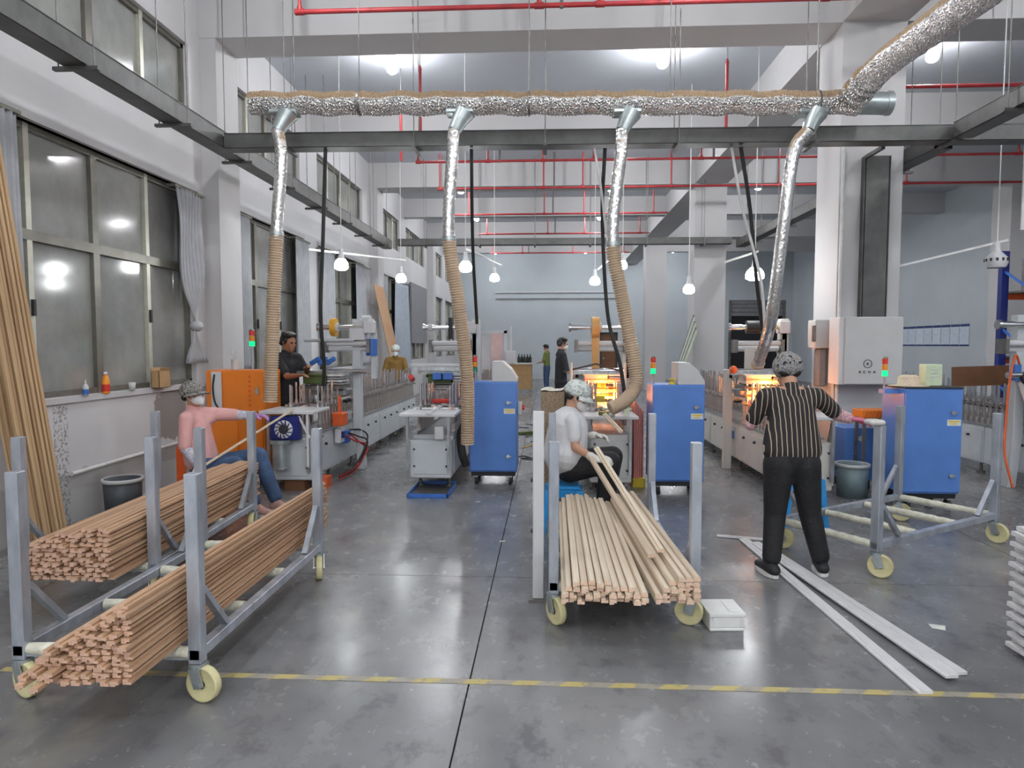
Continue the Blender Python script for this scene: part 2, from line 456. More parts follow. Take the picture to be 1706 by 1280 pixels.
struct('wall_front', MB().box(XL-.3, YF-.25, 0, XR+.3, YF, ZC), 'wall_plain')
struct('wall_right', MB().box(XR, YF-.3, 0, XR+.25, YB+.3, ZC), 'wall_grey')
# back wall with the roller door opening and a doorway
bw = MB()
def wall_x(y0, y1, xcuts, zcuts, hole):
    g = wall_grid(y0, y1, xcuts, zcuts, hole)
    return MB().add([(y, x, z) for x, y, z in g.v], [tuple(reversed(f)) for f in g.f])
struct('wall_back', wall_x(YB, YB+.25, [XL-.3, 2.5, 3.35, 8.55, 11.2, XR+.3], [0, 2.25, 3.75, ZC],
       lambda j, k: (j == 3 and k <= 1) or (j == 1 and k == 0)), 'wall_grey')
# pilasters, beams, columns
n = 0
for c in (.4, 8.4, 16.4, 24.4):
    n += 1; struct('wall_left_pilaster_%d' % n, MB().box(XL, c+.01, 0, -4.15, c+.6, ZS), 'wall_plain')
    struct('column_%d' % n, MB().box(3.50, c+.01, 0, 4.24, c+.7, ZS), 'wall_plain')
    struct('wall_right_pilaster_%d' % n, MB().box(10.75, c+.01, 0, XR, c+.7, ZS), 'wall_plain')
    for k, y in enumerate((c, c+4.0)):
        d = .6 if k == 0 else .32
        struct('beam_%d' % (2*n-1+k), MB().box(XL, y, ZS if k == 0 else ZS+.04, XR, y+d, ZC), 'wall_plain')
struct('beam_9', MB().box(3.49, YF, ZS+.012, 4.25, YB, ZC-.002), 'wall_plain')
# window sill ledge along the near bay and a thin trim band
struct('trim_1', MB().box(XL-.02, 4.62, 1.115, XL+.03, 8.35, 1.165), 'wall_plain')
nt_ = 1
for y0, y1 in WB[1:]:
    nt_ += 1; struct('trim_%d' % nt_, MB().box(XL-.1, y0-.08, ZW[1], XL+.045, y1+.08, ZW[1]+.07), 'wall_plain')

# windows: frames, each pane a part
wn = 0
def window(y0, y1, z0, z1, cols, trans):
    global wn
    wn += 1
    r = bpy.data.objects.new('window_%d' % wn, None); COL.objects.link(r); r['kind'] = 'structure'
    r.location = (XL-.1, (y0+y1)/2, z0)
    f = MB(); x0, x1 = XL-.15, XL-.06; t = .055
    f.box(x0, y0, z0, x1, y1, z0+t); f.box(x0, y0, z1-t, x1, y1, z1)
    f.box(x0, y0, z0, x1, y0+t, z1); f.box(x0, y1-t, z0, x1, y1, z1)
    zt = None
    if trans:
        zt = z0 + (z1-z0)*.6; f.box(x0, y0, zt-.045, x1+.005, y1, zt+.045)
    w_ = (y1-y0)/cols
    obj('frame', f, 'frame', r, world=True)
    for i in range(1, cols):
        y = y0+w_*i; big = (i == cols//2)
        obj('mullion', MB().box(x0, y-(.045 if big else .03), z0, x1+.004, y+(.045 if big else .03), z1), 'frame' if big else 'frame_pale', r, world=True)
    rows = [(z0+t, zt-.045), (zt+.045, z1-t)] if trans else [(z0+t, z1-t)]
    for i in range(cols):
        for (a, b) in rows:
            obj('pane', MB().box(XL-.112, y0+w_*i+.035, a, XL-.10, y0+w_*(i+1)-.035, b), 'glass', r, world=True)
    if trans:
        for i in (1, cols-1):
            y = y0+w_*i
            obj('latch', MB().box(x1+.004, y-.014, z0+.72, x1+.03, y+.014, z0+.86), 'dark', r, world=True)
for i, (y0, y1) in enumerate(WB):
    window(y0, y1, ZW[0], ZW[1], 4 if i % 2 else 3, True)
    window(y0, y1, ZW[2], ZW[3], 4, False)

# roller door in the back wall and a dark doorway
d1 = bpy.data.objects.new('door_1', None); COL.objects.link(d1); d1['kind'] = 'structure'; d1.location = (9.9, YB+.1, 0)
obj('guide', MB().box(8.55, YB+.02, 0, 8.68, YB+.16, 3.75), 'steel_dark', d1, world=True)
obj('guide', MB().box(11.07, YB+.02, 0, 11.2, YB+.16, 3.75), 'steel_dark', d1, world=True)
for k in range(4): obj('slat', MB().box(8.68, YB+.05, 3.75-.19*(k+1)+.02, 11.07, YB+.09, 3.75-.19*k), 'panel_grey', d1, world=True)
obj('opening', MB().box(8.5, YB+.2, 0, 11.25, YB+.26, 3.8), 'black', d1, world=True)  # black sheet stands in for the unlit space beyond the door
d2 = bpy.data.objects.new('door_2', None); COL.objects.link(d2); d2['kind'] = 'structure'; d2.location = (2.9, YB+.1, 0)
obj('frame', MB().box(2.5, YB+.02, 0, 2.58, YB+.2, 2.25).box(3.27, YB+.02, 0, 3.35, YB+.2, 2.25).box(2.5, YB+.02, 2.17, 3.35, YB+.2, 2.25), 'dark', d2, world=True)
obj('leaf', MB().box(2.58, YB+.08, 0, 3.27, YB+.13, 2.17), 'brown_board', d2, world=True)
obj('handle', MB().cyl((2.68, YB+.07, 1.0), (2.68, YB+.0, 1.0), .03), 'steel', d2, world=True)

# ------------------------------------------------------------------ trays, ducts, pipes
def tray(name, label, p0, p1, w_=.16, h=.16, rods=6, rodtop=ZC, brackets=0, group=None):
    p0 = V(p0); p1 = V(p1); mid = (p0+p1)/2
    t = thing(name, label, 'cable tray', (mid.x, mid.y, min(p0.z, p1.z)-h/2))
    mb = MB(); d = (p1-p0).normalized(); side = d.cross(V((0, 0, 1))).normalized()
    a = .006
    mb.bar(p0-V((0, 0, h/2-a/2)), p1-V((0, 0, h/2-a/2)), w_, a)
    for s in (-1, 1): mb.bar(p0+side*(s*(w_/2-a/2)), p1+side*(s*(w_/2-a/2)), a, h)
    obj('channel', mb, 'tray_grey', t, world=True)
    obj('cover', MB().bar(p0+V((0, 0, h/2)), p1+V((0, 0, h/2)), w_+.012, .008), 'tray_grey', t, world=True)
    for i in range(rods):
        q = p0.lerp(p1, (i+.5)/rods)
        for s in (-1, 1):
            e = q + side*(s*(w_/2+.05))
            obj('hanger_rod', MB().cyl((e.x, e.y, e.z-h/2-.03), (e.x, e.y, rodtop), .006, n=6), 'steel_dark', t, world=True)
        obj('bracket', MB().bar(q-side*(w_/2+.09)-V((0, 0, h/2+.018)), q+side*(w_/2+.09)-V((0, 0, h/2+.018)), .04, .03), 'tray_grey', t, world=True)
    return t
tray('cable_tray', 'long grey steel cable tray running along the window wall', (-3.82, -1.0, 3.97), (-3.82, 16.05, 4.02), .2, .19, 12)
tray('cable_tray', 'grey steel cable tray crossing the hall under the silver duct', (-3.70, 7.75, 3.97), (9.5, 7.75, 3.91), .2, .165, 9)
tray('cable_tray', 'distant grey cable tray crossing the hall beyond the second column', (-3.6, 16.2, 4.1), (4.3, 16.2, 4.08), .2, .15, 6)
tray('cable_tray', 'grey cable tray slanting overhead from the camera side to the crossing tray', (4.43, 2.0, 3.93), (4.43, 7.57, 3.93), .2, .165, 3)
tray('cable_tray', 'grey cable tray running on behind the crossing tray beside the white column', (4.43, 7.93, 3.92), (4.43, 15.9, 3.97), .2, .165, 4)
t = thing('cable_tray', 'dark upright cable tray fixed on the front of the white column', 'cable tray', (3.9, 8.33, 1.97))
obj('channel', MB().box(3.75, 8.325, 1.97, 3.76, 8.4, 3.88).box(4.05, 8.325, 1.97, 4.06, 8.4, 3.88).box(3.76, 8.34, 1.97, 4.05, 8.4, 3.88), 'tray_grey', t, world=True)
obj('cover', MB().box(3.775, 8.322, 1.97, 4.035, 8.336, 3.88), 'tray_grey', t, world=True)
obj('support_arm', MB().bar((3.76, 8.3, 3.86), (3.76, 7.9, 3.86), .04), 'tray_grey', t, world=True)

# the silver extraction duct, its side duct and four drops with ribbed hoses
def jitter_tube(path, r, n, amp):
    rnd = random.Random(3)
    return MB().tube(path, [r*(1+amp*(-1 if i % 2 else 1)+rnd.uniform(-amp, amp)*.7) for i in range(len(path))], n)
DU = thing('extraction_duct', 'long silver foil extraction duct hung across the hall on wires', 'duct', (0, 7.2, 4.0))
N = 380
main = [(-3.19+6.35*i/N, 7.2+.01*math.sin(i*.3), 4.22-.11*i/N+.008*math.sin(i*.21)) for i in range(N+1)]
obj('main_tube', jitter_tube(main, .118, 24, .035), 'foil', DU, world=True)
obj('end_tube', MB().cyl((3.1, 7.2, 4.11), (3.47, 7.2, 4.10), .112, n=20).cyl((3.42, 7.2, 4.1), (3.48, 7.2, 4.1), .12, n=20), 'zinc', DU, world=True)
for x in (-2.0, -.2, 1.26, 2.75):
    z = 4.22-.11*(x+3.19)/6.35
    obj('hanger_wire', MB().cyl((x, 7.2, z-.14), (x, 7.2, ZC), .006, n=6), 'steel_dark', DU, world=True)
    obj('clamp_band', MB().cyl((x-.008, 7.2, z), (x+.012, 7.2, z), .124, n=20), 'steel_dark', DU, world=True)
BD = thing('branch_duct', 'wide silver foil duct slanting up overhead from the crossing duct', 'duct', (3.1, 6.3, 4.0))
pb = spline([(3.06, 7.0, 4.16), (3.1, 6.9, 4.2), (3.05, 6.3, 4.19), (2.98, 5.0, 4.07), (2.9, 3.4, 3.95), (2.84, 2.0, 3.85)], 40)
obj('tube', jitter_tube(pb, .128, 24, .03), 'foil', BD, world=True)
for q, ax in (((3.08, 7.02, 4.16), (0, -1, .25)), ((3.09, 6.86, 4.2), (0, -1, .1))):
    obj('collar', MB().lathe([(.118, -.035), (.15, -.03), (.155, 0), (.15, .03), (.118, .035)], 20, q, ax), 'foil', BD, world=True)
def drop(pts, label, x0, hose_from, hook=False):
    zt = 4.22-.11*(x0+3.19)/6.35-.11
    r = thing('drop_duct', label, 'duct', (pts[-1][0], pts[-1][1], pts[-1][2]))
    # saddle and slanted spout under the main duct
    obj('saddle', MB().box(x0-.09, 7.1, zt-.015, x0+.20, 7.3, zt+.03), 'zinc', r, .01, world=True)
    obj('spout', MB().tube([(x0+.10, 7.17, zt+.0), (x0+.05, 7.15, zt-.09), (x0-.0, 7.12, zt-.2)], [.11, .085, .068], 16), 'zinc', r, world=True)
    path = spline([(x0-.0, 7.12, zt-.19)]+pts, 14)
    ih = min(range(len(path)), key=lambda i: abs(path[i].z-hose_from))
    obj('foil_tube', jitter_tube(path[:ih+2], .064, 16, .012), 'foil_smooth', r, world=True)
    # ribbed hose: resampled so that each rib is a bulge of the wall
    hp = path[ih:]; L = [0]
    for a, b in zip(hp, hp[1:]): L.append(L[-1]+(b-a).length)
    step = .009; res = []; k = 0; d = 0
    while d < L[-1]:
        while L[k+1] < d: k += 1
        res.append(hp[k].lerp(hp[k+1], (d-L[k])/(L[k+1]-L[k]))); d += step
    rr = [.075 if i % 3 else .060 for i in range(len(res))]
    obj('ribbed_hose', MB().tube(res, rr, 14), 'hose', r, world=True)
    obj('hose_clamp', MB().cyl(tuple(hp[0]+V((0, 0, .02))), tuple(hp[0]-V((0, 0, .02))), .077, n=14), 'zinc', r, world=True)
    return r
drop([(-2.82, 7.1, 3.6), (-2.88, 7.1, 2.88), (-2.94, 7.1, 1.99), (-3.0, 7.12, 1.02)], 'drop duct with tan ribbed hose reaching down beside the orange cabinet', -2.86, 2.85)
drop([(-1.0, 7.1, 3.6), (-1.04, 7.1, 2.81), (-.95, 7.15, 2.1), (-.87, 7.25, 1.3), (-.88, 7.35, .55)], 'drop duct with tan ribbed hose ending low beside the first blue cabinet', -.98, 2.75)
drop([(.75, 7.1, 3.6), (.67, 7.1, 2.79), (.78, 7.1, 2.1), (.90, 7.1, 1.5), (.92, 7.08, 1.22), (.80, 7.0, 1.06), (.64, 6.95, .98)], 'drop duct whose ribbed hose bends above the white-shirted worker\'s machine', .76, 2.7)
drop([(2.51, 7.15, 3.6), (2.44, 7.2, 2.84), (2.40, 7.4, 1.9), (2.42, 7.9, 1.40)], 'thin silver drop duct hanging beside the white column', 2.64, 1.45)

def cable(pts, r, m, label, cat='cable', name='power_cable'):
    return solo(name, MB().tube(spline(pts, 8), r, 7), m, label, cat)
cable([(-2.54, 7.70, 3.875), (-2.55, 7.6, 2.9), (-2.6, 7.62, 2.0), (-2.63, 7.8, 1.35), (-2.72, 7.9, .98)], .022, 'rubber', 'thick black cable dropping to the machine by the orange cabinet')
cable([(-.87, 7.75, 3.862), (-.87, 7.85, 2.8), (-.86, 8.2, 1.9)], .020, 'rubber', 'thick black cable dropping from the tray to the first blue cabinet line')
cable([(.64, 7.75, 3.85), (.62, 7.8, 3.1), (.68, 7.7, 2.0), (.80, 7.5, 1.45), (.86, 7.45, 1.05)], .022, 'rubber', 'black cable hanging in front of the glowing orange machine')
cable([(.52, 7.75, 3.852), (.60, 7.75, 3.4), (.66, 7.75, 2.9)], .014, 'twig', 'white cable slanting down beside the bent ribbed hose')
cable([(2.05, 7.78, 3.845), (2.2, 7.85, 3.2), (2.42, 7.85, 2.4), (2.5, 7.9, 1.8)], .016, 'twig', 'white cable slanting to the thin silver drop duct')
cable([(2.14, 7.74, 3.842), (2.3, 7.9, 3.2), (2.42, 8.0, 2.4), (2.58, 8.2, 1.7), (2.64, 8.4, 1.5)], .022, 'rubber', 'dark cable slanting down to the machine with the dark film roll')
solo('downpipe', MB().cyl((3.52, 8.36, .1), (3.52, 8.36, 4.0), .02, n=8), 'twig', 'thin white conduit running down the edge of the big white column', 'pipe')

def red_pipe(x0, x1, y, z, drops, label, ends=True):
    t = thing('sprinkler_pipe', label, 'pipe', ((x0+x1)/2, y, z-.03))
    obj('pipe_run', MB().cyl((x0, y, z), (x1, y, z), .026, n=10), 'pipe_red', t, world=True)
    for i, x in enumerate(drops):
        obj('riser', MB().cyl((x, y, z), (x, y, ZC), .018, n=8), 'pipe_red', t, world=True)
        obj('tee', MB().cyl((x-.05, y, z), (x+.05, y, z), .034, n=10).cyl((x, y, z), (x, y, z+.06), .028, n=10), 'pipe_red', t, world=True)
    for x in drops[1::3]:
        obj('hanger', MB().box(x+.22, y-.02, z-.03, x+.26, y+.02, ZC), 'steel_dark', t, world=True)
    return t
red_pipe(-2.70, 6.8, 7.45, 5.28, [-2.72, -.1, .55, 2.9, 5.6], 'red sprinkler pipe in front of the first white beam, topmost in view')
red_pipe(-2.6, 11.2, 13.6, 5.3, [-2.6, -1.2, -.1, .9, 3.0, 6.1, 9.0], 'red sprinkler pipe in the second bay behind the crossing grey tray')
red_pipe(-2.55, 11.0, 15.7, 5.25, [-2.5, -.1, .8, 2.8, 5.2, 8.0], 'red sprinkler pipe just ahead of the second column beam')
red_pipe(-2.6, 3.3, 18.9, 5.27, [-2.2, -.1, 1.0, 2.9], 'red sprinkler pipe in the third bay between two beams')
red_pipe(-2.3, 3.3, 22.4, 5.3, [-2.0, .0, 1.2, 3.0], 'red sprinkler pipe in the fourth bay, thin with distance')
red_pipe(-2.3, 3.2, 27.0, 5.3, [-2.2, -1.0, 1.0, 3.0], 'red sprinkler pipe at the back wall, the farthest one')
red_pipe(4.35, 10.6, 10.0, 5.28, [4.45, 7.2, 10.2], 'red sprinkler pipe to the side of the big white column')
for x, y in ((-2.36, 10.9), (-1.8, 9.6), (2.45, 9.6)):
    lb = {-2.36: 'short red riser below the ceiling, beside the first ceiling bulb', -1.8: 'short red riser between the first and second ceiling bulbs', 2.45: 'short red riser standing alone beyond the second ceiling bulb'}[x]
    t = thing('sprinkler_riser', lb, 'pipe', (x, y, 4.6))
    obj('riser', MB().cyl((0, 0, 0), (0, 0, .9), .022, n=8).cyl((0, 0, .9), (0, 0, .96), .03, .012, n=8), 'pipe_red', t)
    obj('hanger', MB().cyl((0, 0, .94), (0, 0, ZC-4.6), .006, n=6), 'steel_dark', t)

# ------------------------------------------------------------------ lamps
def bulb_lamp(x, y, label=None):
    t = thing('ceiling_lamp', label or 'white ceiling bulb in a round holder on the hall ceiling', 'lamp', (x, y, ZC-.36), group='bulbs on the hall ceiling')
    obj('holder', MB().lathe([(0, .36), (.13, .36), (.13, .33), (.06, .32), (.05, .20), (.055, .18), (0, .18)], 14), 'white_paint', t)
    obj('bulb', MB().lathe([(0, 0), (.045, .008), (.075, .035), (.085, .075), (.078, .12), (.05, .18), (0, .19)], 14), 'bulb', t)
    return t
b0 = None
for y in (-5.8, -1.8, 2.2, 6.2, 10.2, 14.2, 18.2, 22.2, 26.2, 30.2):
    for x in (-2.33, 1.67, 5.5, 9.2):
        if x > 9 and y > 3: continue
        if b0 is None: b0 = bulb_lamp(x, y); o = b0
        else: o = copy_tree(b0); o.location = (x, y, ZC-.36)
        if y == 10.2 and x < 6:
            o['label'] = {-2.33: 'lit ceiling bulb over the left machine line, before the second beam', 1.67: 'lit ceiling bulb above the middle of the silver duct',
                          5.5: 'lit ceiling bulb under the slanting silver branch duct'}[x].replace('left machine line', 'window-side machine line')
            del o['group']
def pendant(x, y, z, label, on=True, ztop=None, r=.115):
    t = thing('pendant_lamp', label, 'lamp', (x, y, z-.12))
    obj('cord', MB().cyl((0, 0, .27), (0, 0, (ztop or ZC)-z+.12), .007, n=6), 'twig', t)
    obj('socket', MB().lathe([(0, .30), (.03, .30), (.035, .22), (.05, .17), (.06, .16), (0, .16)], 12), 'white_paint', t)
    rr = r
    if on: obj('bulb', MB().lathe([(0, 0), (rr*.6, .005), (rr*.95, .03), (rr, .07), (rr*.85, .12), (rr*.45, .17), (0, .17)], 14), 'pend', t)
    else:
        rr *= .92
        obj('shade', MB().lathe([(rr*.8, 0), (rr, .05), (rr, .11), (rr*.55, .17), (.03, .19)], 14), 'white_paint', t)
        for k in range(12):
            a = 2*PI*k/12
            obj('vent_hole', MB().cb((math.cos(a)*rr*.97, math.sin(a)*rr*.97, .09), (.02, .02, .035)), 'dark', t)
    return t
pendant(-2.93, 9.5, 2.82, 'lit white pendant lamp over the machine beside the windows', r=.10)
pendant(-2.73, 12.5, 2.92, 'lit pendant lamp over the woman in the mustard top', r=.10)
pendant(-1.24, 10.2, 2.86, 'lit pendant lamp just behind the second ribbed hose', r=.10)
pendant(-1.1, 14.0, 3.07, 'lit pendant lamp before the pale back wall, over the first blue cabinet line', r=.10)
pendant(.9, 13.0, 2.9, 'lit pendant lamp above the man in the black tee', r=.10)
pendant(1.35, 12.3, 3.12, 'small lit pendant lamp hard against the third ribbed hose', r=.08)
pendant(2.43, 11.8, 2.64, 'lit pendant lamp before the second white column', r=.10)
pendant(2.7, 9.0, 2.6, 'large lit pendant lamp beside the thin silver drop duct', r=.12)
pendant(5.23, 8.2, 2.66, 'unlit white pendant lamp with slotted shade before the blue rack', on=False, r=.125)
for y in (.4, -2.4, -5.2):  # unseen pendant rows, added to light the foreground from behind the camera
    for x in (-2.9, -.6, 1.8, 4.4):
        o = pendant(x, y, 2.95, 'added pendant lamp behind the viewpoint, lighting the foreground', r=.165); o['group'] = 'added fill pendants behind the viewpoint'
for a, b, lb in (((2.3, 9.0, 2.72), (2.74, 9.0, 2.86), 'white conduit arm holding the large lit pendant'),
                 ((4.2, 8.6, 2.58), (5.35, 8.2, 2.86), 'white conduit sloping down to the unlit pendant lamp'),
                 ((-3.4, 9.5, 3.0), (-2.2, 10.4, 2.95), 'white conduit over the machine beside the windows'),
                 ((.95, 13.0, 3.08), (1.3, 12.3, 3.35), 'white conduit slanting from pendant to ribbed hose'),
                 ((-1.24, 10.2, 3.1), (-.95, 14, 3.3), 'white conduit running between two pendant lamps')):
    solo('lamp_conduit', MB().bar(a, b, .03, .025), 'twig', lb, 'conduit')
solo('white_rod', MB().cyl((5.2, 7.75, 2.9), (5.2, 7.75, 3.857), .018, n=8), 'twig', 'white rod hanging from the tray to the unlit pendant lamp', 'rod')
t = thing('air_gun_hose', 'white coiled hose with a black fitting hanging over the far machine', 'hose', (5.2, 7.3, 1.86))
obj('hose', MB().tube(spline([(5.33, 7.3, 3.8), (5.3, 7.3, 2.9), (5.22, 7.3, 2.25), (5.2, 7.3, 1.96)], 10), .016, 8), 'twig', t, world=True)
obj('fitting', MB().cyl((5.2, 7.3, 1.86), (5.2, 7.3, 2.0), .024, n=10), 'dark', t, world=True)
# wires slung on the back wall, conduit on it
solo('wall_conduit', MB().cyl((-2.5, YB-.06, 4.15), (3.4, YB-.06, 4.15), .03, n=6), 'white_paint', 'thin white conduit across the pale back wall', 'conduit')
solo('wall_conduit', MB().cyl((-2.5, YB-.06, 3.85), (3.4, YB-.06, 3.85), .02, n=6), 'steel_dark', 'thin dark conduit under the white one on the back wall', 'conduit')
# conduit along the window wall at knee height
solo('wall_pipe', MB().tube(spline([(-4.31, 5.83, .47), (-4.31, 7.0, .49), (-4.31, 8.3, .51)], 4), .02, 8), 'twig', 'thin white pipe along the foot of the window wall', 'pipe')

# ------------------------------------------------------------------ curtains and sill things
def curtain(y0, y1, z0, z1, m, label, tie=None, x=-4.27, folds=7, spread=None):
    r = thing('curtain', label, 'curtain', (x, (y0+y1)/2, z0))
    rows, cols = 26, folds*6
    vs = []; yc_ = (y0+y1)/2
    for i in range(rows+1):
        f = i/rows; z = z1+(z0-z1)*f
        s = 1.0
        if tie is not None:
            dt = (f-tie); s = 1-.74*math.exp(-(dt/.16)**2) - (.30*min(1, max(0, f/tie)) if f < tie else .1)
        if spread: s *= 1+(spread-1)*f
        for j in range(cols+1):
            g = j/cols
            yy = yc_ + (g-.5)*(y1-y0)*s + .06*f*(1 if tie else 0)
            xx = x + .035*math.sin(g*folds*2*PI + f*.7)*(.55+.45*f)*min(1, s*1.3) + (.02*math.sin(f*9+g*4) if tie else 0)
            vs.append((xx, yy, z))
    c1 = cols+1
    fs = [(i*c1+j, (i+1)*c1+j, (i+1)*c1+j+1, i*c1+j+1) for i in range(rows) for j in range(cols)]
    o = obj('cloth', MB().add(vs, fs, True), m, r, world=True)
    so = o.modifiers.new('thick', 'SOLIDIFY'); so.thickness = .006
    obj('rail', MB().box(XL-.004, y0-.03, z1-.005, x+.02, y1+.03, z1+.025), 'frame', r, world=True)
    if tie is not None:
        zt = z1+(z0-z1)*tie
        obj('knot', MB().sph((x+.02, yc_+.06*tie, zt), .085, 10, 8, (.9, 1.05, .8)), m, r, world=True)
    return r
curtain(4.74, 5.30, 1.9, 3.5, 'curtain', 'grey curtain gathered behind the leaning wood strips')
curtain(7.62, 8.22, 1.42, 3.46, 'curtain', 'grey curtain knotted into a bundle beside the orange cabinet', tie=.78)
curtain(9.2, 9.55, 1.3, 3.45, 'curtain', 'narrow grey curtain just past the first pilaster')
curtain(11.3, 11.95, 1.25, 3.45, 'curtain', 'grey curtain hanging behind the man at the first machine')
curtain(12.6, 13.4, 1.2, 3.45, 'curtain', 'grey curtain at the start of the third lower window')
curtain(14.9, 16.1, 1.2, 3.45, 'curtain', 'grey curtain beside the far leaning reddish strips')
curtain(17.3, 17.9, 1.0, 3.45, 'curtain', 'slim grey curtain left of the pale blue curtain'.replace('left of', 'beside'))
curtain(18.8, 20.6, .5, 3.45, 'curtain_blue', 'wide pale blue curtain spread toward the floor behind the masked woman', spread=1.35)
solo('hanging_panel', MB().box(-4.3, 20.9, 1.7, -4.24, 23.6, 3.6), 'panel_grey', 'flat dark grey panel covering a far window', 'panel')
t = thing('drinks_bottle', 'red and amber drinks bottle with white cap on the window sill', 'bottle', (-4.33, 6.37, 1.165))
obj('body', MB().lathe([(0, 0), (.034, 0), (.036, .01), (.036, .12), (.03, .15), (.015, .185), (0, .185)], 12), 'led_amber', t)
obj('label', MB().lathe([(.0372, .02), (.0372, .09)], 12), 'red', t)
obj('cap', MB().lathe([(0, .185), (.017, .185), (.017, .21), (0, .21)], 10), 'white_paint', t)
t = thing('glue_bottle', 'small blue and white glue bottle on the window sill', 'bottle', (-4.33, 6.08, 1.165))
obj('body', MB().lathe([(0, 0), (.025, 0), (.026, .08), (.012, .11), (0, .11)], 12), 'white_paint', t)
obj('label', MB().lathe([(.0268, .012), (.0268, .06)], 12), 'blue_mid', t)
obj('nozzle', MB().lathe([(.009, .11), (.004, .15), (0, .15)], 8), 'white_paint', t)
solo('plastic_cup', MB().lathe([(0, 1.165), (.026, 1.165), (.036, 1.25), (.033, 1.25), (.024, 1.175), (0, 1.175)], 14, (-4.325, 6.78, 0)), 'plastic_clear', 'clear plastic cup on the sill between bottle and carton', 'cup')
t = thing('carton', 'small open brown carton on the window sill', 'box', (-4.29, 7.25, 1.166))
c = MB(); W_, D_, H_ = .09, .22, .19
c.box(-W_/2, -D_/2, 0, W_/2, D_/2, .006).box(-W_/2, -D_/2, 0, -W_/2+.005, D_/2, H_).box(W_/2-.005, -D_/2, 0, W_/2, D_/2, H_).box(-W_/2, -D_/2, 0, W_/2, -D_/2+.005, H_).box(-W_/2, D_/2-.005, 0, W_/2, D_/2, H_)
obj('body', c, 'card', t)
for s in (-1, 1): obj('flap', MB().bar((s*W_/2, 0, H_), (s*(W_/2+.015), 0, H_+.035), .2, .004, up=(0, 0, 1)), 'card', t)
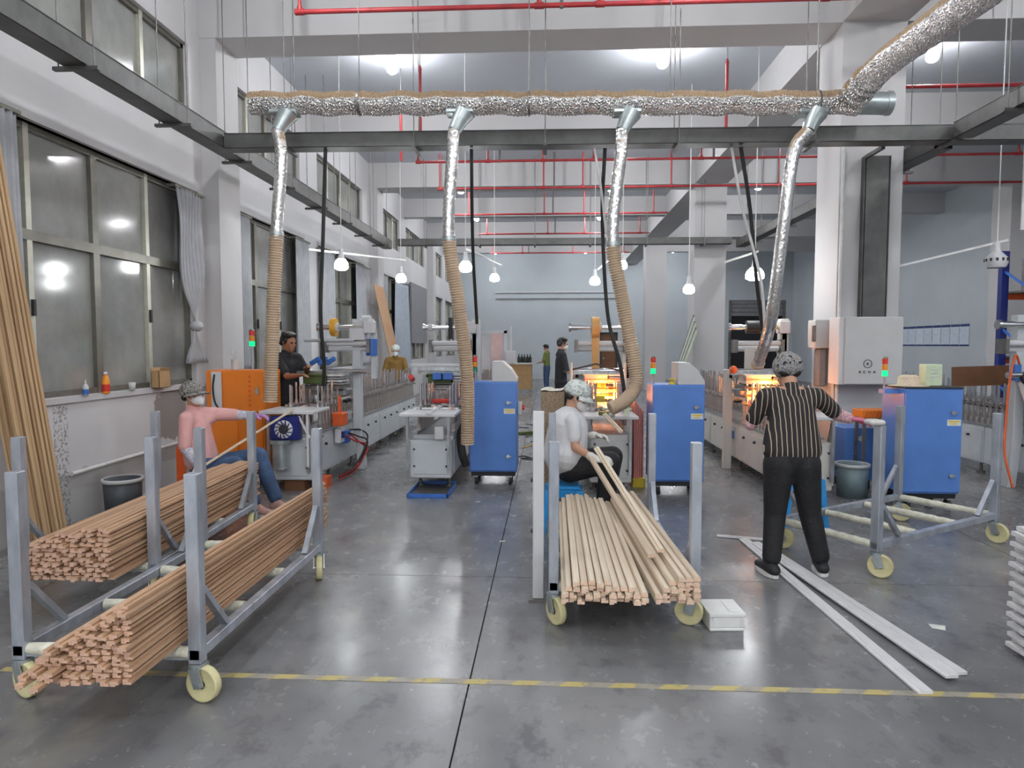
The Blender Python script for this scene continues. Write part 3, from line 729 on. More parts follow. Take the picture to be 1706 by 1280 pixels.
# ------------------------------------------------------------------ profile wrapping machines
def stack_light(parent, x, y, z, lit=True, pole=.10, r=.027, name='stack_light'):
    p = obj(name, MB().cyl((x, y, z), (x, y, z+pole), .010, n=8).cyl((x, y, z+pole), (x, y, z+pole+.012), r*1.05, n=12), 'steel', parent, world=True)
    h = .062; z += pole+.012
    for i, m in enumerate(('led_green' if lit else 'led_off', 'led_amber', 'led_red')):
        obj('light_segment', MB().cyl((x, y, z+h*i), (x, y, z+h*(i+1)-.006), r, n=12), m, p, world=True)
    obj('cap', MB().lathe([(r, 3*h-.006), (r*.7, 3*h+.012), (0, 3*h+.014)], 12, (x, y, z)), 'steel_dark', p, world=True)
    return p
PIN = {}
def machine(name, label, x0, x1, y0, y1, yu, body='machine_grey', pitch=.115, roll='film_orange', rollx=.55, rollr=.13, rollw=.07, glow=0, ushaft=(-.12, .82), portal=1,
            zb=.62, strip=None, frame_m='machine_grey', skip=()):
    """x0..x1 width of the bed, y0..y1 its length, yu where the unwinding stand is"""
    W_ = x1-x0; cx = (x0+x1)/2
    t = thing(name, label, 'machine', (cx, (y0+y1)/2, 0))
    B = lambda n, mb, m, bv=0: obj(n, mb, m, t, bv, world=True)
    # bed modules with recessed side panels, feet, bolts
    k = max(2, round((y1-y0)/1.55)); L = (y1-y0)/k
    for i in range(k):
        a, b = y0+L*i+.006, y0+L*(i+1)-.006
        m = MB().box(x0, a, .15, x1, b, zb)
        bed = B('bed_module', m, body, .008)
        for s, x in ((-1, x0-.004), (1, x1+.004)):
            obj('side_panel', MB().box(x-.004, a+.03, .18, x+.004, b-.03, zb-.06), body, bed, world=True)
            for q in (.2, .5, .8):
                obj('knob', MB().cyl((x, a+L*q, zb-.14), (x+s*.03, a+L*q, zb-.14), .016, n=8), 'dark', bed, world=True)
        for x in (x0+.06, x1-.06):
            B('foot', MB().cyl((x, a+.12, .03), (x, a+.12, .15), .02, n=8).cyl((x, a+.12, 0), (x, a+.12, .03), .05, n=10), 'steel_dark')
    B('rail', MB().box(x0-.01, y0, zb, x0+.05, y1, zb+.03).box(x1-.05, y0, zb, x1+.01, y1, zb+.03), 'steel')
    # pressing stations: posts, crossbars, rollers above
    rnd = random.Random(int(x0*100)+5)
    if 'post' not in PIN:
        PIN['post'] = MB().cyl((0, 0, 0), (0, 0, .30), .017, n=8).cb((0, 0, .035), (.045, .05, .07)).cb((0, 0, .24), (.05, .035, .03)).mesh('post', M['rod'])
        PIN['bar'] = MB().bar((-.5, 0, 0), (.5, 0, 0), .018, .022).mesh('crossbar', M['chrome'])
        PIN['pin'] = MB().cyl((0, 0, 0), (0, 0, .27), .0135, n=8).cyl((0, 0, .015), (0, 0, .06), .024, n=8).mesh('pin', M['chrome'])
        PIN['roller'] = MB().cyl((0, 0, -.02), (0, 0, .03), .03, n=10).mesh('roller', M['dark'])
    y = y0+.22; c = t.location
    while y < y1-.1:
        if not any(a < y < b for a, b in skip):
            for s, x in ((-1, x0+.03), (1, x1-.03)):
                link('post', PIN['post'], t, loc=(x-c.x, y-c.y, zb+.028))
                link('pin', PIN['pin'], t, loc=(x-s*rnd.uniform(.0, .05)-c.x, y+rnd.uniform(-.015, .015)-c.y, zb+.26+rnd.uniform(0, .05)))
                link('roller', PIN['roller'], t, loc=(x-s*rnd.uniform(.12, .16)-c.x, y+.05-c.y, zb+.24))
            b = link('crossbar', PIN['bar'], t, loc=(0, y-c.y, zb+.275+rnd.uniform(-.01, .02))); b.scale = (W_+.06, 1, 1)
        y += pitch
    B('running_strip', MB().box(cx-.03, y0-.3, zb+.262, cx+.03, y1+.4, zb+.282), 'white_mould')
    # unwinding stand: flared columns, head box, shaft, guide rollers
    px = x1+.12 if portal > 0 else x0-.12
    poly = [(px-.055, .62), (px-.055, 1.98), (px+.055, 1.98), (px+.055, .62), (px+.10, 0), (px+.0, 0)] if portal > 0 else [(px+.055, .62), (px+.055, 1.98), (px-.055, 1.98), (px-.055, .62), (px-.10, 0), (px, 0)]
    B('stand_column', MB().prism(poly, yu-.06, yu+.06, 'y'), frame_m, .006)
    inner = x0-.10 if portal > 0 else x1+.10
    B('stand_column', MB().box(inner-.05, yu-.05, 0, inner+.05, yu+.05, 1.32), frame_m, .006)
    B('cross_beam', MB().box(min(px, inner), yu-.05, 1.20, max(px, inner), yu+.05, 1.27), frame_m, .004)
    s0 = x0+ushaft[0]; s1 = x0+ushaft[1]; zs = 1.87
    B('unwind_shaft', MB().cyl((s0, yu-.12, zs), (s1, yu-.12, zs), .028, n=14).cyl((s0, yu-.12, zs), (s0+.16, yu-.12, zs), .037, n=14).cyl((s0-.02, yu-.12, zs), (s0+.012, yu-.12, zs), .055, n=14), 'chrome')
    B('shaft_block', MB().box(s1-.10, yu-.19, zs-.08, s1+.03, yu-.02, zs+.08), 'white_paint', .01)
    rx = x0+rollx
    rl = B('film_roll', MB().cyl((rx-rollw, yu-.12, zs), (rx+rollw, yu-.12, zs), rollr, n=28), roll)
    obj('core', MB().cyl((rx-rollw-.006, yu-.12, zs), (rx+rollw+.03, yu-.12, zs), rollr*.48, n=18), 'white_paint', rl, world=True)
    for z_, dy in ((1.66, -.10), (1.59, -.03), (1.30, -.14)):
        B('guide_roller', MB().cyl((s0+.10, yu+dy, z_), (s1-.06, yu+dy, z_), .036, n=14), 'white_paint' if z_ > 1.4 else 'chrome')
    B('roller_bracket', MB().box(s0+.06, yu-.16, 1.54, s0+.10, yu+.02, 1.71).box(s1-.07, yu-.16, 1.54, s1-.03, yu+.04, 1.71), 'steel_dark')
    B('upright', MB().box(s1-.03, yu-.06, 1.2, s1+.03, yu+.02, 1.84), frame_m)
    if strip:
        B('film_web', MB().box(rx-rollw*.95, yu-.155, 1.28, rx+rollw*.95, yu-.150, zs-rollr*.2), strip)
    # gluing head between the columns
    B('glue_head', MB().box(x0-.02, yu-.30, 1.0, x1+.02, yu+.16, 1.06), 'steel', .004)
    B('glue_tank', MB().box(x0+.0, yu-.46, 1.15, x0+W_*.66, yu-.14, 1.27).box(x0-.02, yu-.48, 1.25, x0+W_*.68, yu-.12, 1.275), 'olive' if not glow else 'machine_beige', .008)
    B('tank_shelf', MB().box(x0-.03, yu-.50, 1.09, x1+.04, yu-.08, 1.13), 'steel_dark', .004)
    for q in range(4): B('pressure_plate', MB().box(x1-.14, yu-.46, 1.14+.035*q, x1+.05, yu-.14, 1.165+.035*q), 'white_paint' if q % 2 else 'steel', .003)
    for q in range(7): B('clamp_block', MB().box(x0+.02+q*W_/7.5, y0+.16+.11*(q % 3), zb+.26, x0+.055+q*W_/7.5, y0+.30+.11*(q % 3), zb+.30), ['steel', 'steel_dark', 'pink_pale', 'paper'][q % 4], .004)
    B('side_rail', MB().box(x0-.16, yu-.34, 1.26, x1+.1, yu-.30, 1.31), 'steel').rotation_euler = (0, 0, 0)
    B('motor', MB().box(x1-.16, yu-.24, 1.07, x1-.03, yu-.02, 1.20), 'blue_mid', .012)
    for q in range(5):
        xq = x0+.05+q*(W_-.1)/4
        B('adjuster', MB().cyl((xq, yu-.32, .93), (xq, yu-.32, 1.24), .010, n=8).cyl((xq, yu-.32, 1.24), (xq, yu-.32, 1.27), .024, n=10), 'chrome')
    for q in range(glow):
        B('heat_lamp', MB().cyl((x0+.04, yu-.42-.22*(q % 2), 1.17-.10*q), (x1-.04, yu-.42-.22*(q % 2), 1.17-.10*q), .018, n=10), 'heat')
        B('lamp_reflector', MB().bar((x0, yu-.40-.22*(q % 2), 1.205-.10*q), (x1, yu-.40-.22*(q % 2), 1.205-.10*q), .14, .012), 'orange')  # orange-lit look of the rig put into the colour of these bars
        if q < 2:
            ld = bpy.data.lights.new('heat_glow', 'POINT'); ld.energy = 7; ld.color = (1, .36, .07); ld.shadow_soft_size = .08
            lo = bpy.data.objects.new('heat_glow', ld); COL.objects.link(lo); lo.location = (cx, yu-.53, 1.13-.16*q)
    return t, B

def front_table(B, x0, x1, y0, zt=.88, cab=(.13, .60), cabm='machine_grey', legs=True):
    B('feed_table', MB().box(x0-.10, y0-.22, zt, x1+.06, y0+.35, zt+.035), 'white_paint', .006)
    B('front_cabinet', MB().box(x0, y0-.12, cab[0], x1, y0+.30, cab[1]), cabm, .012)
    B('front_plate', MB().box(x0+.04, y0-.128, cab[0]+.05, x1-.04, y0-.120, cab[1]-.05), cabm, .003)
    if legs:
        for x in (x0-.02, x1-.02): B('table_leg', MB().box(x-.015, y0-.17, cab[0]+.1, x+.015, y0-.14, zt), 'steel')
    for x in (x0+.05, x1-.05):
        for z in (cab[0]+.14, cab[1]-.10): B('bolt', MB().cyl((x, y0-.14, z), (x, y0-.118, z), .012, n=8), 'dark')

# line one, beside the windows
m1, B = machine('wrapping_machine', 'grey profile wrapping machine beside the orange cabinet, with amber film roll', -3.07, -2.62, 7.45, 13.2, 8.75,
                roll='film_yellow', rollx=.30, rollr=.12, rollw=.03, ushaft=(.10, .80), strip=None, portal=1, skip=((8.5, 9.0),))
front_table(B, -3.07, -2.62, 7.42)
B('fan_housing', MB().box(-3.03, 7.16, .60, -2.71, 7.28, .86), 'blue_dark', .012)
fan = B('fan_ring', MB().lathe([(.055, 0), (.10, 0), (.10, .02), (.055, .02), (.055, 0)], 22, (-2.87, 7.155, .72), (0, -1, 0)), 'paper')
for q in range(12):
    a = 2*PI*q/12; obj('vane', MB().bar((-2.87+.058*math.cos(a), 7.13, .72+.058*math.sin(a)), (-2.87+.10*math.cos(a+.25), 7.13, .72+.10*math.sin(a+.25)), .012, .01), 'blue_dark', fan, world=True)
B('fan_hub', MB().cyl((-2.87, 7.16, .72), (-2.87, 7.13, .72), .05, n=18), 'dark')
B('outlet_pipe', MB().cyl((-2.93, 7.2, .28), (-2.93, 7.2, .58), .085, n=20).cyl((-2.93, 7.2, .56), (-2.93, 7.2, .60), .11, n=20).cyl((-2.93, 7.2, .28), (-2.93, 7.2, .30), .09, n=20), 'zinc')
B('table_brace', MB().bar((-2.72, 7.2, .86), (-2.60, 7.2, .62), .02).bar((-2.62, 7.19, .3), (-2.62, 7.19, .88), .022), 'white_paint')
B('wood_block', MB().box(-2.95, 7.34, 0, -2.72, 7.5, .13), 'brown_board')
B('support_block', MB().box(-2.64, 7.5, 0, -2.52, 7.7, .12), 'orange_deep')
B('junction_box', MB().box(-2.60, 7.95, .66, -2.46, 8.15, .82), 'orange_deep', .01)
B('cable_duct', MB().bar((-2.53, 8.05, .82), (-2.53, 8.05, 1.02), .03), 'orange_deep')
B('valve_block', MB().box(-2.6, 8.05, .44, -2.52, 8.2, .62), 'white_paint', .006)
B('valve_coil', MB().box(-2.52, 8.07, .50, -2.49, 8.13, .58), 'blue_dark')
B('valve_block', MB().box(-2.6, 8.3, .40, -2.52, 8.46, .56), 'blue_mid', .006)
B('gear_motor', MB().box(-2.52, 8.6, 1.88, -2.30, 8.85, 1.95).box(-2.56, 8.58, 1.70, -2.36, 8.82, 1.86), 'white_paint', .01)
B('motor_body', MB().cyl((-2.30, 8.72, 1.50), (-2.30, 8.72, 1.72), .075, n=16), 'blue_mid')
B('clutch', MB().cyl((-2.40, 8.68, 1.93), (-2.30, 8.68, 1.93), .095, n=18).cyl((-2.30, 8.68, 1.93), (-2.26, 8.68, 1.93), .05, n=12), 'white_paint')
B('support_arm', MB().cyl((-3.15, 8.6, 1.70), (-2.5, 8.6, 1.70), .022, n=10), 'machine_grey')
for q in range(3): B('clamp_lever', MB().bar((-3.02+.1*q, 8.45, 1.40), (-2.90+.1*q, 8.42, 1.47), .045, .05), 'blue_mid')
for i, (m, dz) in enumerate((('red', 0), ('rubber', .05), ('red', -.04), ('rubber', .10))):
    B('air_hose', MB().tube(spline([(-2.56, 8.2+.1*i, .55), (-2.45, 8.4+.1*i, .42+dz), (-2.38, 8.75, .30+dz), (-2.42, 8.3, .06+.02*i), (-2.50, 7.9, .03+.015*i)], 8), .011, 6), m)

# line two, blue clamps and hanging film
m2, B = machine('wrapping_machine', 'grey profile wrapping machine beside the first blue cabinet, with red clamp block', -1.53, -1.07, 7.55, 13.6, 9.0,
                roll='white_paint', rollx=-.02, rollr=.05, rollw=.03, ushaft=(-.10, .55), portal=1, skip=((8.75, 9.25),))
front_table(B, -1.53, -1.07, 7.5, .85, (.15, .58))
B('tray_floor', MB().box(-1.49, 7.06, .003, -1.07, 7.74, .016), 'steel_dark')
B('drip_tray', MB().box(-1.50, 7.05, 0, -1.06, 7.75, .006).box(-1.50, 7.05, .01, -1.49, 7.75, .05).box(-1.07, 7.05, .01, -1.06, 7.75, .05).box(-1.5, 7.05, .01, -1.06, 7.06, .05).box(-1.5, 7.74, .01, -1.06, 7.75, .05), 'blue_mid')
B('small_box', MB().box(-1.24, 7.3, .60, -1.14, 7.42, .74), 'box_grey', .006)
B('clamp_block', MB().box(-1.45, 8.42, 1.20, -1.34, 8.50, 1.29), 'blue_mid', .008)
B('clamp_block', MB().box(-1.32, 8.42, 1.20, -1.20, 8.50, 1.29), 'blue_mid', .008)
B('clamp_bar', MB().box(-1.72, 8.44, 1.32, -1.0, 8.50, 1.36), 'steel')
B('clamp_bar', MB().box(-1.72, 8.38, 1.38, -1.0, 8.42, 1.41), 'white_paint')
B('emergency_knob', MB().cyl((-1.72, 8.5, 1.2), (-1.72, 8.38, 1.24), .035, n=12), 'red')
B('press_shoe', MB().box(-1.40, 8.1, .93, -1.16, 8.2, .98), 'red', .01)
B('film_sheet', MB().box(-.92, 9.4, 1.30, -.80, 9.42, 1.78), 'white_paint')
B('film_sheet', MB().box(-.78, 9.3, 1.42, -.62, 9.32, 1.80), 'pink_pale')
B('film_stand', MB().box(-.60, 9.3, 0, -.56, 9.36, 1.85).box(-.98, 9.3, 0, -.94, 9.36, 1.85).box(-.98, 9.3, 1.80, -.56, 9.34, 1.84), 'white_paint')
B('control_pod', MB().box(-.58, 9.2, 1.38, -.44, 9.3, 1.56), 'white_paint', .01)
B('swing_arm', MB().bar((-.50, 9.25, 1.56), (-.50, 9.25, 1.9), .03), 'white_paint')
B('dark_fitting', MB().cyl((-1.28, 8.86, 1.72), (-1.28, 8.86, 2.0), .03, n=8), 'dark')
# line three, lit orange by its heat lamps
m3, B = machine('wrapping_machine', 'profile wrapping machine glowing orange behind the white-shirted worker', .47, .92, 7.5, 12.3, 9.05,
                body='machine_beige', roll='film_orange', rollx=.16, rollr=.14, rollw=.05, glow=5, ushaft=(-.17, .60), strip='film_orange', frame_m='machine_beige', skip=((8.8, 9.3),))
front_table(B, .47, .92, 7.45, .84, (.13, .66), 'box_grey')
B('nameplate', MB().box(.60, 8.66, 1.16, .80, 8.67, 1.27), 'pink_pale')
B('dark_rod', MB().bar((.2, 8.6, 1.30), (.62, 8.62, 1.40), .02).bar((.62, 8.62, 1.40), (.95, 8.6, 1.30), .02), 'dark')
for x in (.30, .98): B('tall_pin', MB().cyl((x, 8.55, 1.0), (x, 8.55, 1.42), .018, n=8), 'machine_beige')
B('yellow_block', MB().box(.62, 8.5, 1.08, .74, 8.56, 1.16).box(.58, 8.2, .94, .70, 8.3, 1.02), 'yellow', .006)
B('mitre_guide', MB().box(.56, 7.32, .875, .72, 7.40, .915), 'olive', .006)
B('stop_post', MB().box(.84, 7.35, .875, .88, 7.40, 1.12).box(.60, 7.36, .93, .92, 7.39, .95), 'green_pale')
B('clutch', MB().cyl((1.02, 8.9, 1.9), (1.1, 8.9, 1.9), .08, n=16), 'white_paint')
# line four behind the standing worker
m4, B = machine('wrapping_machine', 'profile wrapping machine with black film roll in front of the standing worker', 2.48, 2.96, 7.35, 13.2, 9.0,
                body='machine_beige', roll='black', rollx=.17, rollr=.085, rollw=.08, glow=4, ushaft=(-.12, .60), frame_m='machine_beige', skip=((8.75, 9.25),))
front_table(B, 2.48, 2.96, 7.2, .87, (.12, .62), 'machine_beige')
B('roll_collar', MB().cyl((2.74, 8.88, 1.87), (2.79, 8.88, 1.87), .075, n=16).cyl((2.79, 8.88, 1.87), (2.95, 8.88, 1.87), .04, n=12), 'yellow')
B('name_label', MB().box(2.462, 9.0, .40, 2.467, 9.28, .50), 'blue_mid')
B('knob_cluster', MB().sph((2.34, 8.6, 1.33), .05), 'orange_deep')
B('pale_film', MB().box(2.55, 8.86, 1.26, 2.68, 8.87, 1.60), 'machine_beige')
B('table_brace', MB().bar((3.05, 7.3, .86), (2.98, 7.3, .45), .03), 'steel_dark')
B('drive_box', MB().box(2.90, 7.15, .16, 3.0, 7.3, .34), 'white_paint', .006)
# line five at the far side of the column
m5, B = machine('wrapping_machine', 'white profile wrapping machine with red air hoses behind the blue rack side', 5.5, 5.98, 7.3, 13.0, 8.0,
                roll='chrome', rollx=.3, rollr=.035, rollw=.2, ushaft=(-.42, .7), portal=-1, skip=((7.85, 8.2),))
m5['label'] = 'white profile wrapping machine with looping red air hoses before the blue rack'
front_table(B, 5.5, 5.98, 7.3)
B('brown_sheet', MB().bar((4.95, 8.5, 1.25), (5.75, 8.5, 1.28), .02, .24), 'brown_board')
B('solenoid', MB().cyl((5.30, 7.9, 1.24), (5.30, 7.9, 1.42), .05, n=12), 'blue_mid')
B('handwheel', MB().lathe([(.03, 0), (.085, .0), (.085, .03), (.03, .03)], 16, (5.40, 7.85, 1.27), (0, -1, 0)), 'black')
B('red_spindle', MB().cyl((5.45, 7.85, 1.27), (5.66, 7.85, 1.27), .03, n=10), 'red')
B('press_block', MB().box(5.50, 7.35, .98, 5.95, 7.7, 1.20), 'steel_dark', .01)
B('press_block', MB().box(5.52, 7.4, 1.22, 5.9, 7.65, 1.30), 'olive', .01)
B('press_bar', MB().cyl((5.25, 7.5, 1.36), (6.0, 7.5, 1.36), .022, n=10), 'chrome')
B('press_bar', MB().cyl((5.2, 7.45, .86), (6.0, 7.45, .86), .018, n=10), 'chrome')
for q in range(4): B('tall_pin', MB().cyl((5.46+.13*q, 7.34, .66), (5.46+.13*q, 7.34, 1.22), .016, n=8), 'rod')
B('head_plate', MB().bar((5.4, 7.9, 1.22), (5.47, 7.7, .66), .16, .05), 'white_paint', .006)
for i, pts in enumerate(([(5.33, 7.88, 1.4), (5.22, 7.8, 1.52), (5.10, 7.7, 1.2), (4.95, 7.5, .8), (4.82, 7.3, .5), (4.85, 7.2, .15)],
                         [(5.38, 7.8, 1.25), (5.42, 7.6, .9), (5.36, 7.3, .55), (5.42, 7.1, .2), (5.5, 7.0, .05)])):
    B('air_hose', MB().tube(spline(pts, 8), .012, 6), 'orange_deep' if i == 0 else 'red')

# ------------------------------------------------------------------ cabinets
def caster_small(parent, x, y):
    c = obj('caster', MB().box(x-.02, y-.03, .085, x+.02, y+.03, .10), 'steel', parent, world=True)
    obj('wheel', MB().cyl((x-.016, y, .045), (x+.016, y, .045), .045, n=14), 'rubber', c, world=True)
def blue_cabinet(x0, y0, label, lit=True, lightx=None, console=True, w_=.56, d=.46, ztop=1.21, m='blue_cabinet', lname=True):
    t = thing('control_cabinet', label, 'cabinet', (x0+w_/2, y0+d/2, 0))
    B = lambda n, mb, mm, bv=0, p=t: obj(n, mb, mm, p, bv, world=True)
    B('body', MB().box(x0, y0+.02, .15, x0+w_, y0+d, ztop), m, .006)
    B('plinth', MB().box(x0+.02, y0+.04, .10, x0+w_-.02, y0+d-.02, .15), 'black')
    dr = B('door', MB().box(x0+.006, y0, .17, x0+w_-.006, y0+.02, ztop-.012), m, .004)
    for z in (.34, ztop-.24):
        obj('lock', MB().cyl((x0+w_-.10, y0+.001, z), (x0+w_-.10, y0-.022, z), .021, n=14).box(x0+w_-.11, y0-.03, z-.006, x0+w_-.06, y0-.02, z+.006), 'chrome', dr, world=True)
    st = obj('warning_label', MB().box(x0+w_-.15, y0-.003, ztop-.37, x0+w_-.02, y0, ztop-.31), 'paper', dr, world=True)
    obj('print', MB().box(x0+w_-.14, y0-.004, ztop-.335, x0+w_-.03, y0-.003, ztop-.32).box(x0+w_-.13, y0-.004, ztop-.355, x0+w_-.06, y0-.003, ztop-.345), 'yellow', st, world=True)
    for x in (x0+.08, x0+w_-.08):
        for y in (y0+.07, y0+d-.07): caster_small(t, x, y)
    if console:
        a = x0+w_*.48
        B('console', MB().prism([(a, ztop), (a, ztop+.24), (a+.12, ztop+.24), (x0+w_-.07, ztop+.15), (x0+w_, ztop+.04), (x0+w_, ztop)], y0+.03, y0+d-.04, 'y'), 'box_grey', .005)
    if lightx is not None: stack_light(t, lightx, y0+.2, ztop, lit)
    return t, B
_, B = blue_cabinet(-.915, 7.78, 'blue control cabinet with grey sloped console and unlit signal tower', False, -.86)
B('emergency_stop', MB().box(-.35, 7.9, .82, -.30, 8.0, .97), 'box_grey', .005)
B('red_button', MB().cyl((-.30, 7.95, .9), (-.27, 7.95, .9), .03, n=12), 'red')
B('cable_bundle', MB().tube(spline([(-.95, 7.85, .75), (-1.0, 7.7, .6), (-.98, 7.65, .4), (-.94, 7.7, .25)], 6), .05, 8), 'rubber')
_, B = blue_cabinet(1.14, 7.32, 'blue control cabinet behind the strip trolley, green lamp lit', True, 1.17)
_, B = blue_cabinet(3.55, 6.85, 'blue control cabinet behind the empty trolley, green lamp lit', True, 3.44, console=False)
stk = B('lamp_bracket', MB().box(3.41, 6.98, 1.15, 3.56, 7.1, 1.19), 'blue_cabinet')
_t = B('top_rim', MB().box(3.55, 6.85, 1.21, 4.11, 7.31, 1.222), 'dark')
# things on the third cabinet
solo('straw_hat', MB().lathe([(0, 1.335), (.07, 1.335), (.10, 1.31), (.105, 1.24), (.19, 1.229), (.19, 1.225), (0, 1.225)], 20, (3.68, 7.05, 0)), 'wood_pale', 'tan brimmed hat lying on top of the blue cabinet', 'hat')
t = thing('control_box', 'pale green vented box standing on top of the blue cabinet', 'box', (3.92, 7.1, 1.224))
obj('body', MB().box(-.08, -.07, 0, .08, .07, .22), 'green_pale', t, .006)
for k in range(4): obj('vent', MB().bar((-.03, -.073, .06+.035*k), (.03, -.073, .07+.035*k), .008, .010), 'white_paint', t)
t = thing('spool', 'small yellow spool with white label on the middle blue cabinet', 'spool', (1.36, 7.42, 1.21))
obj('drum', MB().lathe([(0, 0), (.04, 0), (.04, .01), (.022, .012), (.022, .05), (.04, .052), (.04, .062), (0, .062)], 14), 'yellow', t)
# orange cabinet by the window wall
OC = thing('control_cabinet', 'orange control cabinet with lit signal tower beside the window wall', 'cabinet', (-3.62, 7.85, 0))
B = lambda n, mb, mm, bv=0, p=OC: obj(n, mb, mm, p, bv, world=True)
B('body', MB().box(-3.97, 7.62, .12, -3.28, 8.1, 1.345), 'orange', .006)
dr = B('door', MB().box(-3.76, 7.60, .86, -3.29, 7.62, 1.33), 'orange', .004)
obj('lock', MB().cyl((-3.35, 7.6, 1.10), (-3.35, 7.575, 1.10), .025, n=14).box(-3.36, 7.57, 1.07, -3.34, 7.58, 1.16), 'chrome', dr, world=True)
for k in range(7): obj('vent_slot', MB().box(-3.455, 7.596, .93+.055*k, -3.43, 7.60, .955+.055*k), 'orange_deep', dr, world=True)
B('side_strip', MB().box(-3.90, 7.595, .86, -3.78, 7.62, 1.33), 'white_paint', .004)
B('cable', MB().tube(spline([(-3.85, 7.585, 1.3), (-3.87, 7.58, 1.15), (-3.85, 7.58, .98), (-3.78, 7.57, .88)], 6), .010, 6), 'rubber')
B('lower_door', MB().box(-3.93, 7.60, .16, -3.60, 7.62, .80).box(-3.57, 7.60, .16, -3.30, 7.62, .80), 'orange', .004)
B('shelf_gap', MB().box(-3.95, 7.612, .815, -3.30, 7.62, .845), 'dark')
for x in (-3.9, -3.35): B('foot', MB().cyl((x, 7.68, 0), (x, 7.68, .12), .03, n=8).cyl((x, 8.04, 0), (x, 8.04, .12), .03, n=8), 'dark')
stack_light(OC, -3.47, 7.75, 1.345, True, .27, .032)
solo('tool_cup', MB().cyl((-3.68, 7.75, 1.348), (-3.68, 7.75, 1.47), .045, n=12).cyl((-3.69, 7.75, 1.47), (-3.74, 7.77, 1.6), .006, n=5).cyl((-3.67, 7.74, 1.47), (-3.65, 7.73, 1.58), .006, n=5), 'box_grey', 'grey cup of tools on top of the orange cabinet', 'cup')
# grey electrical box on the column, with a switch box at its side
t = thing('electrical_box', 'large grey electrical box with round emblem hung on the white column', 'box', (3.76, 8.2, 1.17))
B = lambda n, mb, mm, bv=0, p=t: obj(n, mb, mm, p, bv, world=True)
B('body', MB().box(3.42, 8.10, 1.17, 4.14, 8.395, 1.97), 'white_paint', .008)
dr = B('door', MB().box(3.475, 8.07, 1.18, 4.135, 8.10, 1.96), 'box_grey', .006)
em = obj('emblem', MB().lathe([(.042, 0), (.050, 0), (.050, .003), (.042, .003), (.042, 0)], 24, (3.74, 8.07, 1.42), (0, -1, 0)), 'dark', dr, world=True)
obj('emblem_cross', MB().box(3.72, 8.066, 1.416, 3.76, 8.07, 1.424).box(3.736, 8.066, 1.40, 3.744, 8.07, 1.44), 'dark', dr, world=True)
lt = MB()
for k, gl in enumerate(('A', 'E', 'N', 'A')):
    x = 3.64+.055*k; z = 1.31; s = .028
    S_ = {'A': [((0, 0), (.5, 1)), ((.5, 1), (1, 0)), ((.25, .4), (.75, .4))], 'E': [((0, 0), (0, 1)), ((0, 0), (.8, 0)), ((0, .5), (.7, .5)), ((0, 1), (.8, 1))], 'N': [((0, 0), (0, 1)), ((0, 1), (.8, 0)), ((.8, 0), (.8, 1))]}[gl]
    for a, b in S_: lt.bar((x+a[0]*s, 8.068, z+a[1]*s), (x+b[0]*s, 8.068, z+b[1]*s), .004, .005)
obj('lettering', lt, 'dark', dr, world=True)
t = thing('switch_box', 'grey switch box with side handle mounted left of the big electrical box'.replace('left of', 'beside'), 'box', (3.4, 8.6, 1.5))
B = lambda n, mb, mm, bv=0, p=t: obj(n, mb, mm, p, bv, world=True)
B('body', MB().box(3.30, 8.5, 1.60, 3.48, 8.75, 1.95), 'box_grey', .01)
B('handle', MB().box(3.27, 8.48, 1.68, 3.30, 8.54, 1.88), 'steel_dark', .005)
B('cable_outlet', MB().box(3.36, 8.55, 1.12, 3.47, 8.7, 1.60), 'panel_grey', .02)
# orange crate, blue low box, bins
t = thing('vented_crate', 'orange crate with slanted slots beside the lavender cabinet side', 'crate', (3.58, 7.62, 0))
t['label'] = 'orange crate with slanted slots held on a stand by the column'
B = lambda n, mb, mm, bv=0, p=t: obj(n, mb, mm, p, bv, world=True)
B('shell', MB().box(3.44, 7.5, .84, 3.74, 7.75, .93), 'orange', .006)
for k in range(7): B('slot', MB().bar((3.46+.038*k, 7.497, .855), (3.49+.038*k, 7.497, .915), .010, .006), 'orange_deep')
B('stand', MB().box(3.46, 7.52, 0, 3.49, 7.55, .84).box(3.70, 7.52, 0, 3.73, 7.55, .84).box(3.46, 7.7, 0, 3.49, 7.73, .84).box(3.70, 7.7, 0, 3.73, 7.73, .84), 'steel_dark')
t = thing('blue_box', 'low blue steel box with white marking behind the grey bin', 'box', (3.42, 7.9, 0))
B = lambda n, mb, mm, bv=0, p=t: obj(n, mb, mm, p, bv, world=True)
B('body', MB().box(3.38, 7.77, .10, 3.70, 8.2, .70), 'blue_cabinet', .006)
B('marking', MB().box(3.47, 7.765, .30, 3.52, 7.77, .32).box(3.49, 7.765, .30, 3.50, 7.77, .38).box(3.47, 7.765, .40, 3.52, 7.77, .41).box(3.48, 7.765, .42, 3.51, 7.77, .43), 'paper')
B('seal', MB().cyl((3.55, 7.77, .58), (3.55, 7.762, .58), .03, n=14), 'paper')
B('skid', MB().box(3.40, 7.8, 0, 3.46, 8.18, .1).box(3.62, 7.8, 0, 3.68, 8.18, .1), 'dark')
def bin_(x, y, r, h, m, label):
    t = thing('bucket', label, 'bucket', (x, y, 0))
    obj('body', MB().lathe([(0, 0), (r*.9, 0), (r, h), (r-.008, h), (r*.9-.008, .01), (0, .01)], 24), m, t)
    obj('rim', MB().lathe([(r, h-.03), (r+.012, h-.03), (r+.012, h+.004), (r-.008, h+.004), (r-.008, h-.01)], 24), 'box_grey', t)
    obj('handle', MB().tube([(( r+.014)*math.cos(a), (r+.014)*math.sin(a)*.3-.0, h-.03-.10*math.sin(a)) for a in [PI*k/10 for k in range(11)]], .005, 6), 'steel_dark', t)
bin_(-4.08, 6.2, .17, .36, 'bin_grey', 'dark grey bucket with pale rim standing against the window wall')
